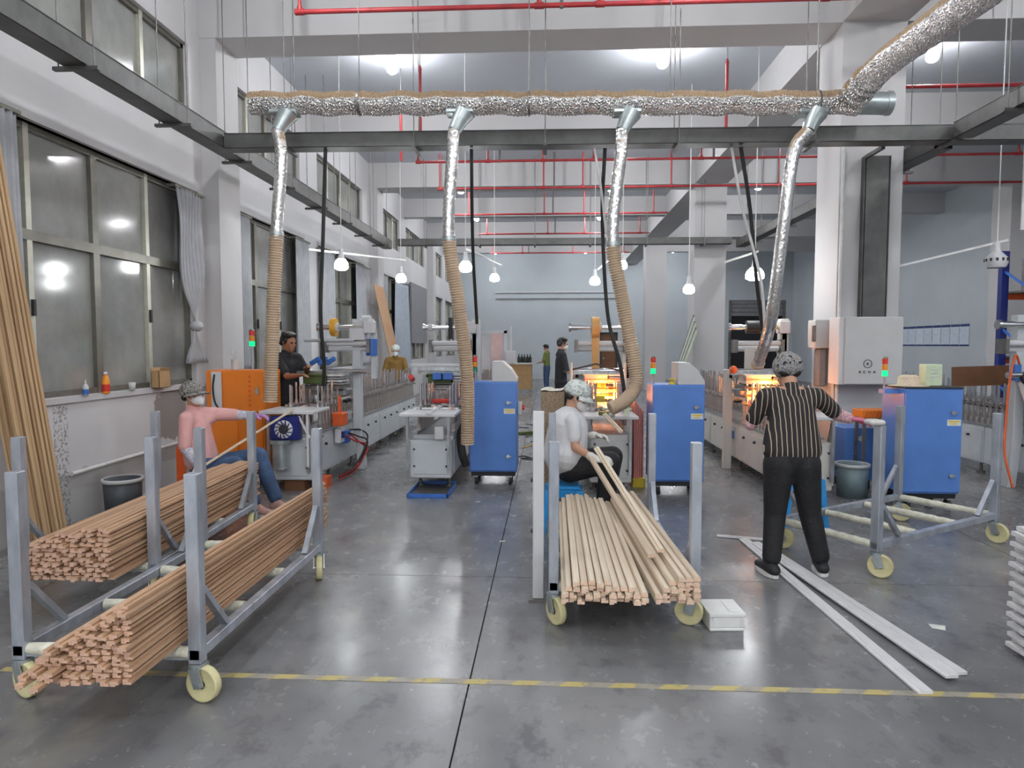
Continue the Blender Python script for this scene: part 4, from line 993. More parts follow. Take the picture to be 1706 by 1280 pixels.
bin_(3.30, 7.4, .165, .36, 'bin_teal', 'grey green bucket behind the empty trolley post')

# posters on the side wall
for k in range(8):
    y = 19.03+.445*k
    solo('wall_notice', MB().box(XR-.012, y, 1.61, XR-.004, y+.41, 2.22), 'poster', 'printed notice with blue header on the side wall, one of eight in a row', 'poster', 'row of printed notices')
# storage rack, partly in frame
t = thing('pallet_rack', 'blue and orange pallet rack with pale cartons behind the far machine', 'rack', (8.4, 10.6, 0))
for x in (7.13, 9.8):
    for y in (10.1, 11.0): obj('upright', MB().box(x-.055, y-.05, 0, x+.055, y+.05, 3.1), 'blue_dark' if y > 10.5 else 'blue_mid', t, .004, world=True)
    for z in (.5, 1.4, 2.3): obj('brace', MB().bar((x, 10.1, z), (x, 11.0, z+.5), .03), 'blue_mid', t, world=True)
for z in (1.35, 2.35):
    for y in (10.08, 11.02): obj('beam', MB().box(7.18, y-.03, z, 9.75, y+.03, z+.12), 'orange_deep', t, .004, world=True)
    obj('deck', MB().box(7.18, 10.1, z+.09, 9.75, 11.0, z+.12), 'steel_dark', t, world=True)
for i, (x, z, h, m) in enumerate(((7.3, 1.47, .62, 'paper'), (8.05, 1.47, .5, 'box_grey'), (7.3, 2.47, .5, 'panel_grey'), (8.3, 2.47, .4, 'card'))):
    solo('carton', MB().box(x, 10.2, z+.004, x+.6, 10.85, z+h).box(x+.28, 10.195, z+.006, x+.32, 10.2, z+h), m, ['pale carton on the middle rack deck by the blue upright', 'grey carton beside the pale one on the middle rack deck', 'dark grey carton on the top rack deck', 'brown carton on the top rack deck'][i], 'box', bevel=.006)
# far bench, shelf clutter at the back
t = thing('workbench', 'brown sided packing bench near the back wall', 'bench', (-.95, 23.3, 0))
obj('top', MB().box(-1.4, 22.9, .98, -.5, 24.2, 1.02), 'machine_beige', t, world=True)
obj('side_panel', MB().box(-1.36, 22.95, .12, -.54, 22.99, .98).box(-.58, 22.99, .12, -.54, 24.15, .98), 'card', t, world=True)
for x in (-1.3, -.6):
    for y in (23.0, 24.1): obj('leg', MB().box(x-.04, y-.04, 0, x+.04, y+.04, .98), 'steel_dark', t, world=True)
for i in range(5): solo('spray_bottle', MB().lathe([(0, 1.02), (.05, 1.02), (.05, 1.2), (.02, 1.26), (.02, 1.32), (0, 1.32)], 8, (-1.0+.1*i, 23.5+.08*(i % 2), 0)), 'dark', 'dark bottle standing on the packing bench', 'bottle', 'bottles on the packing bench')
solo('water_bottle', MB().lathe([(0, 1.02), (.11, 1.02), (.11, 1.3), (.05, 1.4), (.04, 1.45), (0, 1.45)], 12, (-1.28, 23.9, 0)), 'blue_mid', 'blue water bottle on the packing bench', 'bottle')
# strips leaning on the second column (coloured samples) and film stack
for i in range(9):
    solo('sample_strip', MB().bar((2.75, 16.20-.045*i, .012), (3.46, 16.20-.045*i, 2.35-.05*i), .03, .03), ['steel_dark', 'white_paint', 'green_pale'][i % 3],
         'slim profile strip leaning on the second white column', 'strip', 'profile strips leaning on the second column')
for i in range(5):
    solo('film_bundle', MB().prism([(1.0+.025*i, .102), (1.018+.025*i, .102), (1.018+.025*i, 1.0-.03*i), (1.0+.025*i, 1.0-.03*i)], 7.75+.02*i, 8.15, 'y').add([], []), 'pink', 'salmon film sheet standing beside the middle blue cabinet', 'film', 'salmon film sheets by the middle blue cabinet')
solo('film_crate', MB().box(.99, 7.74, 0, 1.13, 8.2, .1), 'yellow', 'low yellow crate under the salmon film sheets', 'crate')
# ------------------------------------------------------------------ trolleys
def trolley(label, cx, cy, rz, L=1.68, W=.82, H=1.06, bars=4, turn=(0, 0, 0, 0)):
    t = thing('strip_trolley', label, 'trolley', (cx, cy, 0), rz)
    hw, hl = W/2, L/2; s = .05
    B = lambda n, mb, mm, bv=0, p=t: obj(n, mb, mm, p, bv)
    for sx in (-1, 1):
        B('rail', MB().box(sx*hw-s/2, -hl, .20, sx*hw+s/2, hl, .25), 'steel_tube', .003)
    for k in range(bars):
        y = -hl+.03+(L-.06)*k/(bars-1)
        r = B('crossbar', MB().box(-hw+s/2, y-.018, .195, hw-s/2, y+.018, .225), 'steel_tube')
        # soft wrapping on the crossbar, a little lumpy
        rnd = random.Random(k); n = 24
        obj('padding', MB().tube([(-hw+.03+(W-.06)*i/n, y+rnd.uniform(-.003, .003), .225) for i in range(n+1)], [.028+rnd.uniform(-.003, .004) for i in range(n+1)], 10), 'pad', r)
    for sx in (-1, 1):
        for sy in (-1, 1):
            p = B('post', MB().box(sx*hw-.03, sy*(hl-.03)-.03, .18, sx*hw+.03, sy*(hl-.03)+.03, H), 'steel_tube', .004)
            B('brace', MB().bar((sx*hw, sy*(hl-.07), .52), (sx*hw, sy*(hl-.30), .255), .035, .028), 'steel_tube')
            c = B('caster', MB().cyl((sx*hw, sy*(hl-.03), .155), (sx*hw, sy*(hl-.03), .18), .04, n=14), 'zinc')
            a = turn[(sx > 0)*2+(sy > 0)]
            ca, sa = math.cos(a), math.sin(a)
            ax = V((ca, sa, 0)); fw = V((-sa, ca, 0)); o = V((sx*hw, sy*(hl-.03), 0)) - fw*.03
            obj('wheel', MB().lathe([(.02, -.018), (.03, -.021), (.072, -.018), (.080, -.022), (.0835, -.012), (.0835, .012), (.080, .022), (.072, .018), (.03, .021), (.02, .018)], 26, o+V((0, 0, .084)), ax), 'cream', c)
            for q in (-1, 1):
                obj('fork', MB().bar(o+fw*.03+ax*(q*.034)+V((0, 0, .165)), o+ax*(q*.034)+V((0, 0, .075)), .055, .006, up=ax), 'zinc', c)
            obj('axle', MB().cyl(o+ax*.04+V((0, 0, .084)), o-ax*.04+V((0, 0, .084)), .012, n=8), 'steel', c)
    return t
rnd_turn = random.Random(4)
trolley('steel strip trolley loaded with reddish wood strips, closest one by the hazard tape', -2.025, 3.76, 0.0, 1.70, .84, turn=(1.2, .2, 1.35, .35))
trolley('steel strip trolley with a full load beside the bucket at the window wall', -2.97, 4.9, .054, 1.70, .84, turn=(.3, .2, .4, .1))
trolley('steel strip trolley with pale strips in front of the seated white-shirted worker', .45, 4.72, 0.0, 1.70, .82, 1.08, turn=(.55, .3, -2.0, .4))
trolley('empty steel strip trolley with padded crossbars beside the standing worker', 2.80, 5.60, math.atan2(.94, 1.43)-PI/2, 1.72, .80, 1.08, 4, turn=(1.9, 2.1, 2.0, 1.6))

# ------------------------------------------------------------------ wood strips, each one an object
def strip_mesh(name, w_, h, L, m, v=0):
    if v == 0: poly = [(-w_/2, 0), (w_/2, 0), (w_/2, h*.52), (w_*.10, h*.52), (w_*.10, h), (-w_/2, h)]
    elif v == 1: poly = [(-w_/2, 0), (w_/2, 0), (w_/2, h*.7), (w_*.3, h), (-w_*.3, h), (-w_/2, h*.7)]
    else: poly = [(-w_/2, 0), (w_*.12, 0), (w_*.12, h*.34), (w_/2, h*.34), (w_/2, h), (-w_/2, h)]
    me = MB().prism(poly, -L/2, L/2, 'y').mesh(name, M[m])
    me.materials.append(M['wood_end' if m != 'wood_pale' else 'wood_end_pale'])
    for p in me.polygons[-2:]: p.material_index = 1
    return me
rb = random.Random(11)
def place(me, c, rot, label, group, name='wood_strip', cat='wood strip'):
    o = bpy.data.objects.new(name, me); COL.objects.link(o)
    o.location = c; o.rotation_euler = rot; tag(o, label, cat, group); return o
# nearest load: high at the aisle side, falling away to the other
ms = [strip_mesh('wood_strip', .036, .0205, 2.44, 'wood_red', v) for v in (0, 0, 2)]
h = .0240
NR = 14
for r in range(NR):
    n = [11, 11, 10, 10, 9, 8, 8, 7, 6, 5, 4, 3, 2, 1][r]
    for k in range(n):
        x = -1.70-.0405*k - .006*(r % 2) - rb.uniform(0, .003)
        y = 3.79 + rb.uniform(-.03, .02) - .06*(1 if k > 5 and rb.random() < .3 else 0)
        place(rb.choice(ms), (x, y, .262+h*r), (0, 0, rb.uniform(-.0006, .0006)), 'reddish raw wood strip lying in the load of the trolley by the hazard tape', 'strips on the trolley by the hazard tape')
for k, (dx, dz, a) in enumerate(((-.47, .03, .02), (-.50, .055, .03), (-.35, .13, .015))):
    pass
# second load, at the window wall
ms2 = [strip_mesh('wood_strip', .043, .0245, 2.3, 'wood_red', v) for v in (0, 2)]
for r in range(11):
    n = [11, 11, 11, 11, 11, 11, 10, 10, 9, 7, 4][r]
    for k in range(n):
        u = -.048*k - .012*(r % 2)
        a = .054; x0, y0 = -2.618, 4.88
        d = rb.uniform(-.03, .03)
        place(rb.choice(ms2), (x0+u*math.cos(a)-d*math.sin(a)-.0, y0+u*math.sin(a)+d*math.cos(a), .262+.0285*r), (0, 0, a+rb.uniform(-.0006, .0006)), 'raw wood strip in the full load on the trolley at the window wall', 'strips on the trolley at the window wall')
# third load: two fanned groups of pale strips
ms3 = [strip_mesh('wood_strip', .038, .026, 2.12, 'wood_pale', v) for v in (0, 1, 2)]
for r in range(4):
    n = [11, 11, 9, 5][r]
    for k in range(n):
        f = k/11
        xa, xb = .098+.0425*k + (.02 if r == 2 else .06 if r == 3 else 0), .118+.0392*k + (.02 if r == 2 else .06 if r == 3 else 0)
        ang = math.atan2(xb-xa, 2.1)
        place(rb.choice(ms3), ((xa+xb)/2, 4.60+rb.uniform(-.03, .03), .262+.029*r), (0, 0, -ang), 'pale raw wood strip in the straight pile before the seated white-shirted worker', 'straight pale strips on the middle trolley')
for r in range(5):
    n = [6, 6, 5, 4, 3][r]
    for k in range(n):
        xa = .803-.0405*k - (.004 if r % 2 else 0); xb = xa-.085
        ang = math.atan2(xb-xa, 2.1)
        place(rb.choice(ms3), ((xa+xb)/2, 4.62+rb.uniform(-.03, .03), .262+.029*r), (0, 0, -ang), 'pale raw wood strip in the slanting pile at the post side of the middle trolley', 'slanting pale strips on the middle trolley')
# strips the seated worker holds, and one on her machine
def held(p0, p1, label, m='wood_pale', w_=.04, h=.022, v=0):
    p0 = V(p0); p1 = V(p1); me = strip_mesh('wood_strip', w_, h, (p1-p0).length, m, v)
    o = place(me, (p0+p1)/2, (0, 0, 0), label, None)
    o.rotation_mode = 'QUATERNION'; o.rotation_quaternion = (p1-p0).to_track_quat('Y', 'Z'); return o
held((.395, 5.42, .80), (.665, 3.92, .425), 'upper pale strip held in the gloved hand of the white-shirted worker')
held((.345, 5.32, .74), (.60, 3.86, .410), 'lower pale strip held beside the first in the white-shirted worker\'s hand', v=1)
held((.60, 7.1, .905), (.705, 6.45, .80), 'short pale strip coming off the feed table behind the white-shirted worker')
held((-3.19, 6.02, .51), (-2.78, 7.2, .93), 'thin pale strip held across the lap of the pink-shirted worker', 'wood_pale', .03, .014, 1)
# strips leaning on the window wall
ml = [strip_mesh('leaning_strip', .032, .024, 3.4, 'wood_lean', v) for v in (0, 1, 2)]
for i in range(26):
    lay, k = i // 9, i % 9
    foot = V((-4.15+.042*lay+.004*(k % 2), 5.42-.046*k-.012*lay, .014)); top = V((-4.225+.042*lay+.004*(k % 2), 4.93-.046*k-.012*lay, 3.35))
    o = place(rb.choice(ml), (foot+top)/2, (0, 0, 0), 'long tan wood strip leaning upright on the window wall by the grey curtain', 'strips leaning by the first curtain', 'leaning_strip')
    o.rotation_mode = 'QUATERNION'; o.rotation_quaternion = (top-foot).to_track_quat('Y', 'X')
ml2 = [strip_mesh('leaning_strip', .05, .025, 3.0, 'wood_red', v) for v in (0, 1)]
for i in range(12):
    foot = V((-3.55, 17.15-.075*i, .014)); top = V((-4.08, 16.4-.075*i, 3.2))
    o = place(rb.choice(ml2), (foot+top)/2, (0, 0, 0), 'reddish wood strip leaning upright between the far curtains', 'reddish strips leaning between far curtains', 'leaning_strip')
    o.rotation_mode = 'QUATERNION'; o.rotation_quaternion = (top-foot).to_track_quat('Y', 'X')
# particle-board offcut box standing on the trolley's far post
t = thing('offcut_box', 'tall brown fibre box of offcuts behind the seated white-shirted worker', 'box', (.04, 6.42, 0))
obj('shell', MB().box(-.10, -.12, .0, .12, .12, 1.20), 'particle', t, .004)
obj('fill', MB().add([(-.10+.22*i/6, -.12+.24*j/6, 1.205+random.uniform(0, .03)) for i in range(7) for j in range(7)], [(i*7+j, (i+1)*7+j, (i+1)*7+j+1, i*7+j+1) for i in range(6) for j in range(6)]), 'pad', t)
t = thing('guard_post', 'pale square guard post standing at the aisle side of the middle trolley', 'post', (-.055, 4.25, 0))
obj('post', MB().box(-.035, -.035, .02, .035, .035, 1.22), 'white_paint', t, .004)
obj('base_plate', MB().box(-.06, -.06, 0, .06, .06, .02), 'steel_dark', t)
for z in (.45, .78): obj('bolt', MB().cyl((-.035, 0, z), (-.048, 0, z), .014, n=8), 'dark', t)

# ------------------------------------------------------------------ things on the floor
tp = MB().box(-2.75, 3.150, .0005, 2.9, 3.195, .0025)
solo('marking_tape', tp, 'tape', 'worn yellow and grey marking tape across the floor', 'tape')
def floor_strip(a, b, w_, z, label):
    a = V(a); b = V(b); L = (b-a).length; me = MB().prism([(-w_/2, 0), (w_/2, 0), (w_/2, .010), (w_*.2, .012), (w_*.2, .016), (-w_/2, .016)], -L/2, L/2, 'y').mesh('white_moulding', M['white_mould'])
    o = place(me, ((a.x+b.x)/2, (a.y+b.y)/2, z), (0, 0, math.atan2(b.y-a.y, b.x-a.x)-PI/2), label, None, 'white_moulding', 'moulding')
floor_strip((1.65, 5.66, 0), (1.775, 3.16, 0), .072, .004, 'long white moulding on the floor, the one ending on the hazard tape')
floor_strip((1.70, 5.5, 0), (1.97, 3.29, 0), .066, .021, 'white moulding on the floor lying over the others, middle of three')
floor_strip((1.765, 5.45, 0), (2.055, 3.36, 0), .066, .004, 'white moulding on the floor closest to the empty trolley')
floor_strip((1.45, 5.75, 0), (1.95, 5.62, 0), .03, .004, 'short white offcut on the floor behind the standing worker\'s feet')
t = thing('foam_box', 'white foam box lying open beside the middle trolley wheel', 'box', (1.025, 3.93, 0), .06)
f = MB(); W_, D_, H_ = .20, .22, .085
f.box(-W_/2, -D_/2, 0, W_/2, D_/2, .02).box(-W_/2, -D_/2, .02, -W_/2+.02, D_/2, H_).box(W_/2-.02, -D_/2, .02, W_/2, D_/2, H_).box(-W_/2+.02, -D_/2, .02, W_/2-.02, -D_/2+.02, H_).box(-W_/2+.02, D_/2-.02, .02, W_/2-.02, D_/2, H_)
obj('tray', f, 'foam', t, .006)
obj('lid', MB().box(-W_/2-.004, -D_/2-.006, H_+.002, W_/2+.006, D_/2, H_+.022).box(.02, -D_/2+.02, H_+.022, W_/2-.02, D_/2-.03, H_+.026), 'foam', t, .006)
solo('paper_scrap', MB().add([(2.23, 3.93, .002), (2.29, 3.90, .002), (2.31, 3.94, .014), (2.24, 3.99, .003)], [(0, 1, 2, 3), (3, 2, 1, 0)]), 'paper', 'small white paper scrap on the bare floor before the empty trolley', 'scrap')
solo('dust_brush', MB().bar((-.52, 12.2, .03), (-.18, 12.4, .03), .09, .05).bar((-.2, 12.4, .04), (.1, 12.7, .05), .03), 'olive', 'green hand brush lying in the aisle beyond the blue cabinet', 'brush')
for i in range(9):
    x, y = -.45+rb.uniform(-.2, .5), 9+.6*i
    solo('twine_scrap', MB().tube(spline([(x+rb.uniform(-.2, .2), y+rb.uniform(-.25, .25), .006) for _ in range(5)], 5), .006, 5), 'dark' if i % 3 else 'film_yellow', 'curl of dark twine on the aisle floor between the machine lines', 'scrap', 'twine scraps in the aisle')
for k, (x, y) in enumerate(((-.35, 6.35), (-.75, 6.9), (-.4, 5.5))):
    solo('tape_scrap', MB().add([(x, y, .002), (x+.05, y+.01, .002), (x+.055, y+.035, .006), (x+.004, y+.03, .002)], [(0, 1, 2, 3), (3, 2, 1, 0)]), 'paper', ['white scrap on the floor joint in front of the first blue cabinet', 'white scrap on the floor close to the blue drip tray', 'white scrap on the floor joint between the loaded trolleys'][k], 'scrap')
# white moulding stack at the edge of the frame
mw = MB().prism([(-.05, .004), (.05, .004), (.05, .018), (.02, .022), (-.02, .0265), (-.05, .0265)], -.9, .9, 'y').mesh('white_moulding', M['white_mould'])
mc = MB().prism([(-.05, 0), (.05, 0), (.05, .010), (.03, .022), (-.03, .022), (-.05, .012)], -.9, .9, 'y').mesh('white_moulding', M['wood_pale'])
for r in range(24):
    for k in range(3):
        o = place(mw, (3.36+(.03 if r % 2 else 0)+rb.uniform(-.006, .006), 3.41+.106*k, .03+.0272*r), (0, 0, -PI/2+.02), 'white moulding in the stack at the end of the hazard tape', 'mouldings stacked at the tape end', 'white_moulding', 'moulding')
for x in (2.7, 3.9): solo('stack_skid', MB().box(x-.05, 3.36, 0, x+.05, 3.68, .028), 'wood_pale', 'wood skid under the white moulding stack, %s' % ('end toward the aisle' if x < 3 else 'end away from the aisle'), 'skid')
# stools
def stool(x, y, h, label, s=.15):
    t = thing('plastic_stool', label, 'stool', (x, y, 0))
    obj('seat', MB().prism([(-s, h-.03), (s, h-.03), (s-.02, h), (-s+.02, h)], -s, s, 'y'), 'sky_blue', t, .008)
    for sx in (-1, 1):
        for sy in (-1, 1):
            a, b = s-.015, s+.03
            m = MB(); m.add([(sx*a-.03, sy*a-.03, h-.03), (sx*a+.03, sy*a-.03, h-.03), (sx*a+.03, sy*a+.03, h-.03), (sx*a-.03, sy*a+.03, h-.03),
                             (sx*b-.018, sy*b-.018, 0), (sx*b+.018, sy*b-.018, 0), (sx*b+.018, sy*b+.018, 0), (sx*b-.018, sy*b+.018, 0)],
                            [(0, 1, 2, 3), (7, 6, 5, 4), (4, 5, 1, 0), (5, 6, 2, 1), (6, 7, 3, 2), (7, 4, 0, 3)])
            obj('leg', m, 'sky_blue', t)
    for sx in (-1, 1):
        obj('apron', MB().box(sx*(s-.01)-.006, -s, h-.10, sx*(s-.01)+.006, s, h-.03).box(-s, sx*(s-.01)-.006, h-.10, s, sx*(s-.01)+.006, h-.03), 'sky_blue', t)
    return t
stool(.15, 5.98, .40, 'bright blue plastic stool under the seated white-shirted worker')
stool(2.33, 6.28, .46, 'bright blue plastic stool behind the legs of the standing worker')
t = thing('orange_crate_seat', 'orange crate used as a seat under the pink-shirted worker', 'crate', (-3.42, 6.34, 0))
obj('shell', MB().box(-.2, -.16, 0, .2, .16, .30), 'orange_deep', t, .008)
for k in range(4): obj('rib', MB().box(-.205, -.14+.08*k, .03, -.2, -.12+.08*k, .28).box(-.18+.1*k, -.165, .03, -.15+.1*k, -.16, .28), 'orange', t)
obj('side_board', MB().box(-.30, .17, 0, -.21, .19, .62), 'orange_deep', t)
# ------------------------------------------------------------------ people
def cone(mb, p0, r0, p1, r1, flat=None, n=16):
    """closed tapered capsule; flat=(direction, factor) squashes it along a direction"""
    p0 = V(p0); p1 = V(p1); d = p1-p0; L = d.length
    q = V((0, 0, 1)).rotation_difference(d.normalized()).to_matrix() if L > 1e-5 else Matrix.Identity(3)
    prof = [(r0*math.sin(a), -r0*math.cos(a)) for a in (.02, .4, .8, 1.2, PI/2)] + [(r1*math.cos(a), L+r1*math.sin(a)) for a in (0, .37, .77, 1.17, 1.55)]
    vs = []
    for r, z in prof: vs += [p0 + q @ V((r*math.cos(2*PI*k/n), r*math.sin(2*PI*k/n), z)) for k in range(n)]
    if flat:
        f = V(flat[0]).normalized(); c = (p0+p1)/2
        out = []
        for v in vs:
            base = p0 + d*max(0, min(1, (v-p0).dot(d)/max(1e-9, L*L))); o = v-base
            out.append(v - f*(o.dot(f)*(1-flat[1])))
        vs = out
    N = len(prof)
    fs = [(i*n+k, i*n+(k+1) % n, (i+1)*n+(k+1) % n, (i+1)*n+k) for i in range(N-1) for k in range(n)] + [tuple(reversed(range(n))), tuple(range((N-1)*n, N*n))]
    mb.add(vs, fs, True)
def chain(mb, pts, rs, flat=None):
    for i in range(len(pts)-1): cone(mb, pts[i], rs[i], pts[i+1], rs[i+1], flat)
def ell(mb, c, R, rx, ry, rz_):
    g = MB().sph((0, 0, 0), 1, 20, 12, (rx, ry, rz_)); c = V(c)
    mb.add([c + R @ V(v) for v in g.v], g.f, True)
def fuse(name, mb, m, parent, vox=.010, smooth=4, ground=None):
    """melt overlapping volumes into one continuous skin"""
    l = root_of(parent).location
    tmp = bpy.data.objects.new('tmp', MB().add([(x-l.x, y-l.y, z-l.z) for x, y, z in mb.v], mb.f, True).mesh('tmp', M[m])); COL.objects.link(tmp)
    r = tmp.modifiers.new('r', 'REMESH'); r.mode = 'VOXEL'; r.voxel_size = vox; r.use_smooth_shade = True
    if smooth:
        s = tmp.modifiers.new('s', 'SMOOTH'); s.factor = .5; s.iterations = smooth
    dg = bpy.context.evaluated_depsgraph_get()
    me = bpy.data.meshes.new_from_object(tmp.evaluated_get(dg)); old = tmp.data
    bpy.data.objects.remove(tmp); bpy.data.meshes.remove(old)
    me.materials.clear(); me.materials.append(M[m]); me.name = name
    me.polygons.foreach_set('use_smooth', [True]*len(me.polygons))
    return link(name, me, parent)
def hand(mb, wrist, dirv, palm_n, s=1.0, curl=.5, grow=0., thumb=1):
    """palm, four unequal curled fingers and a thumb leaving the side of the palm; palm_n is where the palm faces"""
    w_ = V(wrist); d = V(dirv).normalized(); n = V(palm_n); n = (n-d*n.dot(d)).normalized(); a = d.cross(n).normalized()*thumb
    k = w_ + d*.085*s
    for t_ in (-.026, -.009, .009, .026):
        cone(mb, w_ + d*.01 + a*t_*.6*s, .017*s+grow, k + a*t_*s, .0135*s+grow, (n, .8))
    for t_, L in ((.030, .070), (.010, .080), (-.010, .075), (-.029, .058)):
        p = k + a*t_*s; dd = d; r = .0092*s+grow
        for seg, f in ((0, .45), (1, .32), (2, .25)):
            dd = (dd*math.cos(curl*(.6+.3*seg)) + n*math.sin(curl*(.6+.3*seg))).normalized()
            q = p + dd*L*f*s; cone(mb, p, r, q, r*.92, None, 10); p = q; r *= .92
    p = w_ + d*.028*s + a*.026*s + n*.006
    q = p + (d*.55+a*.75+n*.25).normalized()*.042*s; cone(mb, p, .013*s+grow, q, .011*s+grow, None, 10)
    e = q + (d*.85+a*.15+n*.45).normalized()*.034*s; cone(mb, q, .011*s+grow, e, .009*s+grow, None, 10)
def frame_of(fwd, up):
    f = V(fwd).normalized(); u = V(up); u = (u-f*u.dot(f)).normalized(); r = f.cross(u).normalized()
    return Matrix((r, f, u)).transposed(), r, f, u          # columns: right, forward, up
def person(label, J, look, hup, facing, top='tee_black', bottom='trousers', skin='skin', cap=None, mask=None, sleeves=None, glove=None, shoe='shoe',
           s=1.0, vox=.010, hair_long=False, sleeve_end=.9, mask_m='mask', feet=True, hem=.0, brim=1, leg=1.0, loose=1.0, hup_=.06, hand_n=((0, 0, -1), (0, 0, -1)), curl=.5, belly=1.0, hand_dir=None, glove_in=None):
    """J: joints in world metres: head, neck, chest, pelvis, sh(2), el(2), wr(2), hip(2), kn(2), an(2), toe(2)"""
    an = [V(p) for p in J['an']]
    t = thing('person', label, 'person', (sum(a.x for a in an)/2 if feet else V(J['pelvis']).x, sum(a.y for a in an)/2 if feet else V(J['pelvis']).y, 0))
    H = V(J['head']); R, r_, f_, u_ = frame_of(look, hup); P = lambda x, y, z: H + R @ (V((x, y, z))*s)
    fac = V(facing).normalized()
    # --- body
    b = MB()
    ell(b, P(0, -.012, .018), R, .074*s, .094*s, .098*s)                   # cranium
    ell(b, P(0, .028, -.050), R, .058*s, .066*s, .070*s)                   # face
    cone(b, P(0, .060, -.098), .024*s, P(0, .066, -.088), .022*s)          # chin
    cone(b, P(0, .088, .004), .010*s, P(0, .104, -.030), .0145*s)          # nose
    cone(b, P(-.032, .076, .022), .013*s, P(.032, .076, .022), .013*s)     # brow
    cone(b, P(-.02, .086, -.060), .010*s, P(.02, .086, -.060), .010*s)     # lips
    for q in (-1, 1):
        cone(b, P(q*.045, .062, -.022), .018*s, P(q*.040, .066, -.034), .016*s)   # cheeks
        cone(b, P(q*.074, -.012, .008), .014*s, P(q*.072, -.006, -.030), .010*s, (r_, .6))   # ears
    neck, chest, pel = V(J['neck']), V(J['chest']), V(J['pelvis'])
    cone(b, H + R @ V((0, -.02*s, -.05*s)), .052*s, neck, .056*s)
    sh, el, wr = [[V(p) for p in J[k]] for k in ('sh', 'el', 'wr')]
    hip, kn, toe = [[V(p) for p in J[k]] for k in ('hip', 'kn', 'toe')]
    fl = (fac, .72)
    cone(b, chest, .105*s, pel, .105*s, fl); cone(b, neck, .06*s, chest, .10*s, fl)
    for i in (0, 1):
        cone(b, neck, .045*s, sh[i], .045*s); cone(b, chest, .08*s, sh[i], .05*s)
        cone(b, sh[i], .048*s, el[i], .038*s); cone(b, el[i], .039*s, wr[i], .026*s)
        dr = V(hand_dir[i]) if hand_dir else (wr[i]-el[i])
        hand(b, wr[i], dr, hand_n[i], s*.95, curl, 0., 1 if i == 0 else -1)
        cone(b, pel, .09*s, hip[i], .085*s); cone(b, hip[i], .075*s, kn[i], .052*s); cone(b, kn[i], .05*s, an[i], .036*s)
        if feet: cone(b, an[i]+V((0, 0, .0)), .034*s, toe[i], .028*s)
    fuse('body', b, skin, t, vox, 2)
    # --- top
    b = MB()
    g = .022
    cone(b, neck+(H-neck)*.12, .064*s, neck-V((0, 0, .05)), .075*s); cone(b, neck-V((0, 0, .05)), .085*s, chest, .128*s*belly, (fac, .76)); cone(b, chest, .128*s*belly, pel+(chest-pel)*hup_, (.138+hem)*s*belly, (fac, .84))
    rt = fac.cross(V((0, 0, 1))).normalized()
    for q in (-1, 1): cone(b, chest+rt*(q*.055*s), .10*s*loose, pel+(chest-pel)*hup_+rt*(q*.080*s*loose), .100*s*loose*belly, (fac, .88))
    for i in (0, 1):
        cone(b, neck-V((0, 0, .03)), .060*s, sh[i], .066*s, (fac, .9)); cone(b, chest, .10*s, sh[i], .062*s, (fac, .9))
        e = sh[i].lerp(el[i], sleeve_end); cone(b, sh[i], .066*s, e, .060*s)
    fuse('shirt', b, top, t, vox, 3)
    # --- trousers
    b = MB()
    cone(b, pel+(chest-pel)*.10, .120*s, pel, .135*s, (fac, .85))
    for i in (0, 1):
        cone(b, pel, .115*s, hip[i], .108*s, (fac, .95)); cone(b, hip[i], .105*s*leg, kn[i], .074*s*leg); cone(b, kn[i], .074*s*leg, an[i]+(kn[i]-an[i]).normalized()*.05, .062*s*leg)
    fuse('trousers', b, bottom, t, vox*1.1, 3)
    if feet:
        for i in (0, 1):
            dt = (toe[i]-an[i]); dt.z = 0; dt.normalize(); sd = dt.cross(V((0, 0, 1)))
            b = MB(); hl = an[i]-dt*.045*s; hl.z = toe[i].z+.025; tp_ = toe[i]+dt*.02*s; tp_.z = toe[i].z+.012
            cone(b, hl, .045*s, hl+dt*.10*s+V((0, 0, .005)), .046*s); cone(b, hl+dt*.10*s, .046*s, tp_, .036*s, ((0, 0, 1), .8)); cone(b, an[i], .045*s, hl+dt*.05*s, .045*s)
            o = fuse('shoe', b, shoe, t, .010, 2)
            z0 = toe[i].z-.028; so = MB(); pts = []
            for k in range(16):
                a = 2*PI*k/16; c = hl.lerp(tp_, .5)+dt*(math.cos(a)*.142*s)+sd*(math.sin(a)*(.052-.006*math.cos(a))*s); pts.append(c)
            l = t.location
            so.add([(p.x-l.x, p.y-l.y, max(0.001, z0)) for p in pts]+[(p.x-l.x, p.y-l.y, max(.001, z0)+.024) for p in pts], [(k, (k+1) % 16, 16+(k+1) % 16, 16+k) for k in range(16)]+[tuple(reversed(range(16))), tuple(range(16, 32))])
            obj('sole', so, 'sole', o)
    # --- hair, eyes, cap, mask
    b = MB()
    ell(b, P(0, -.026, .030), R, .081*s, .095*s, .098*s)
    if not cap:
        cone(b, P(-.045, .035, .088), .034*s, P(.045, .035, .088), .034*s); cone(b, P(-.06, -.02, .09), .04*s, P(.06, -.02, .09), .04*s)
    cone(b, P(-.045, -.065, -.02), .035*s, P(.045, -.065, -.02), .035*s)
    if hair_long: cone(b, P(0, -.085, -.02), .045*s, P(0, -.08, -.10), .03*s)
    for q in (-1, 1): cone(b, P(q*.07, .02, .03), .018*s, P(q*.072, .008, -.015), .010*s)
    fuse('hair', b, 'hair', t, .009, 1)
    for q in (-1, 1):
        obj('eye', MB().sph(tuple(P(q*.031, .083, .004)-t.location), .0115*s, 10, 8), 'eye', t)
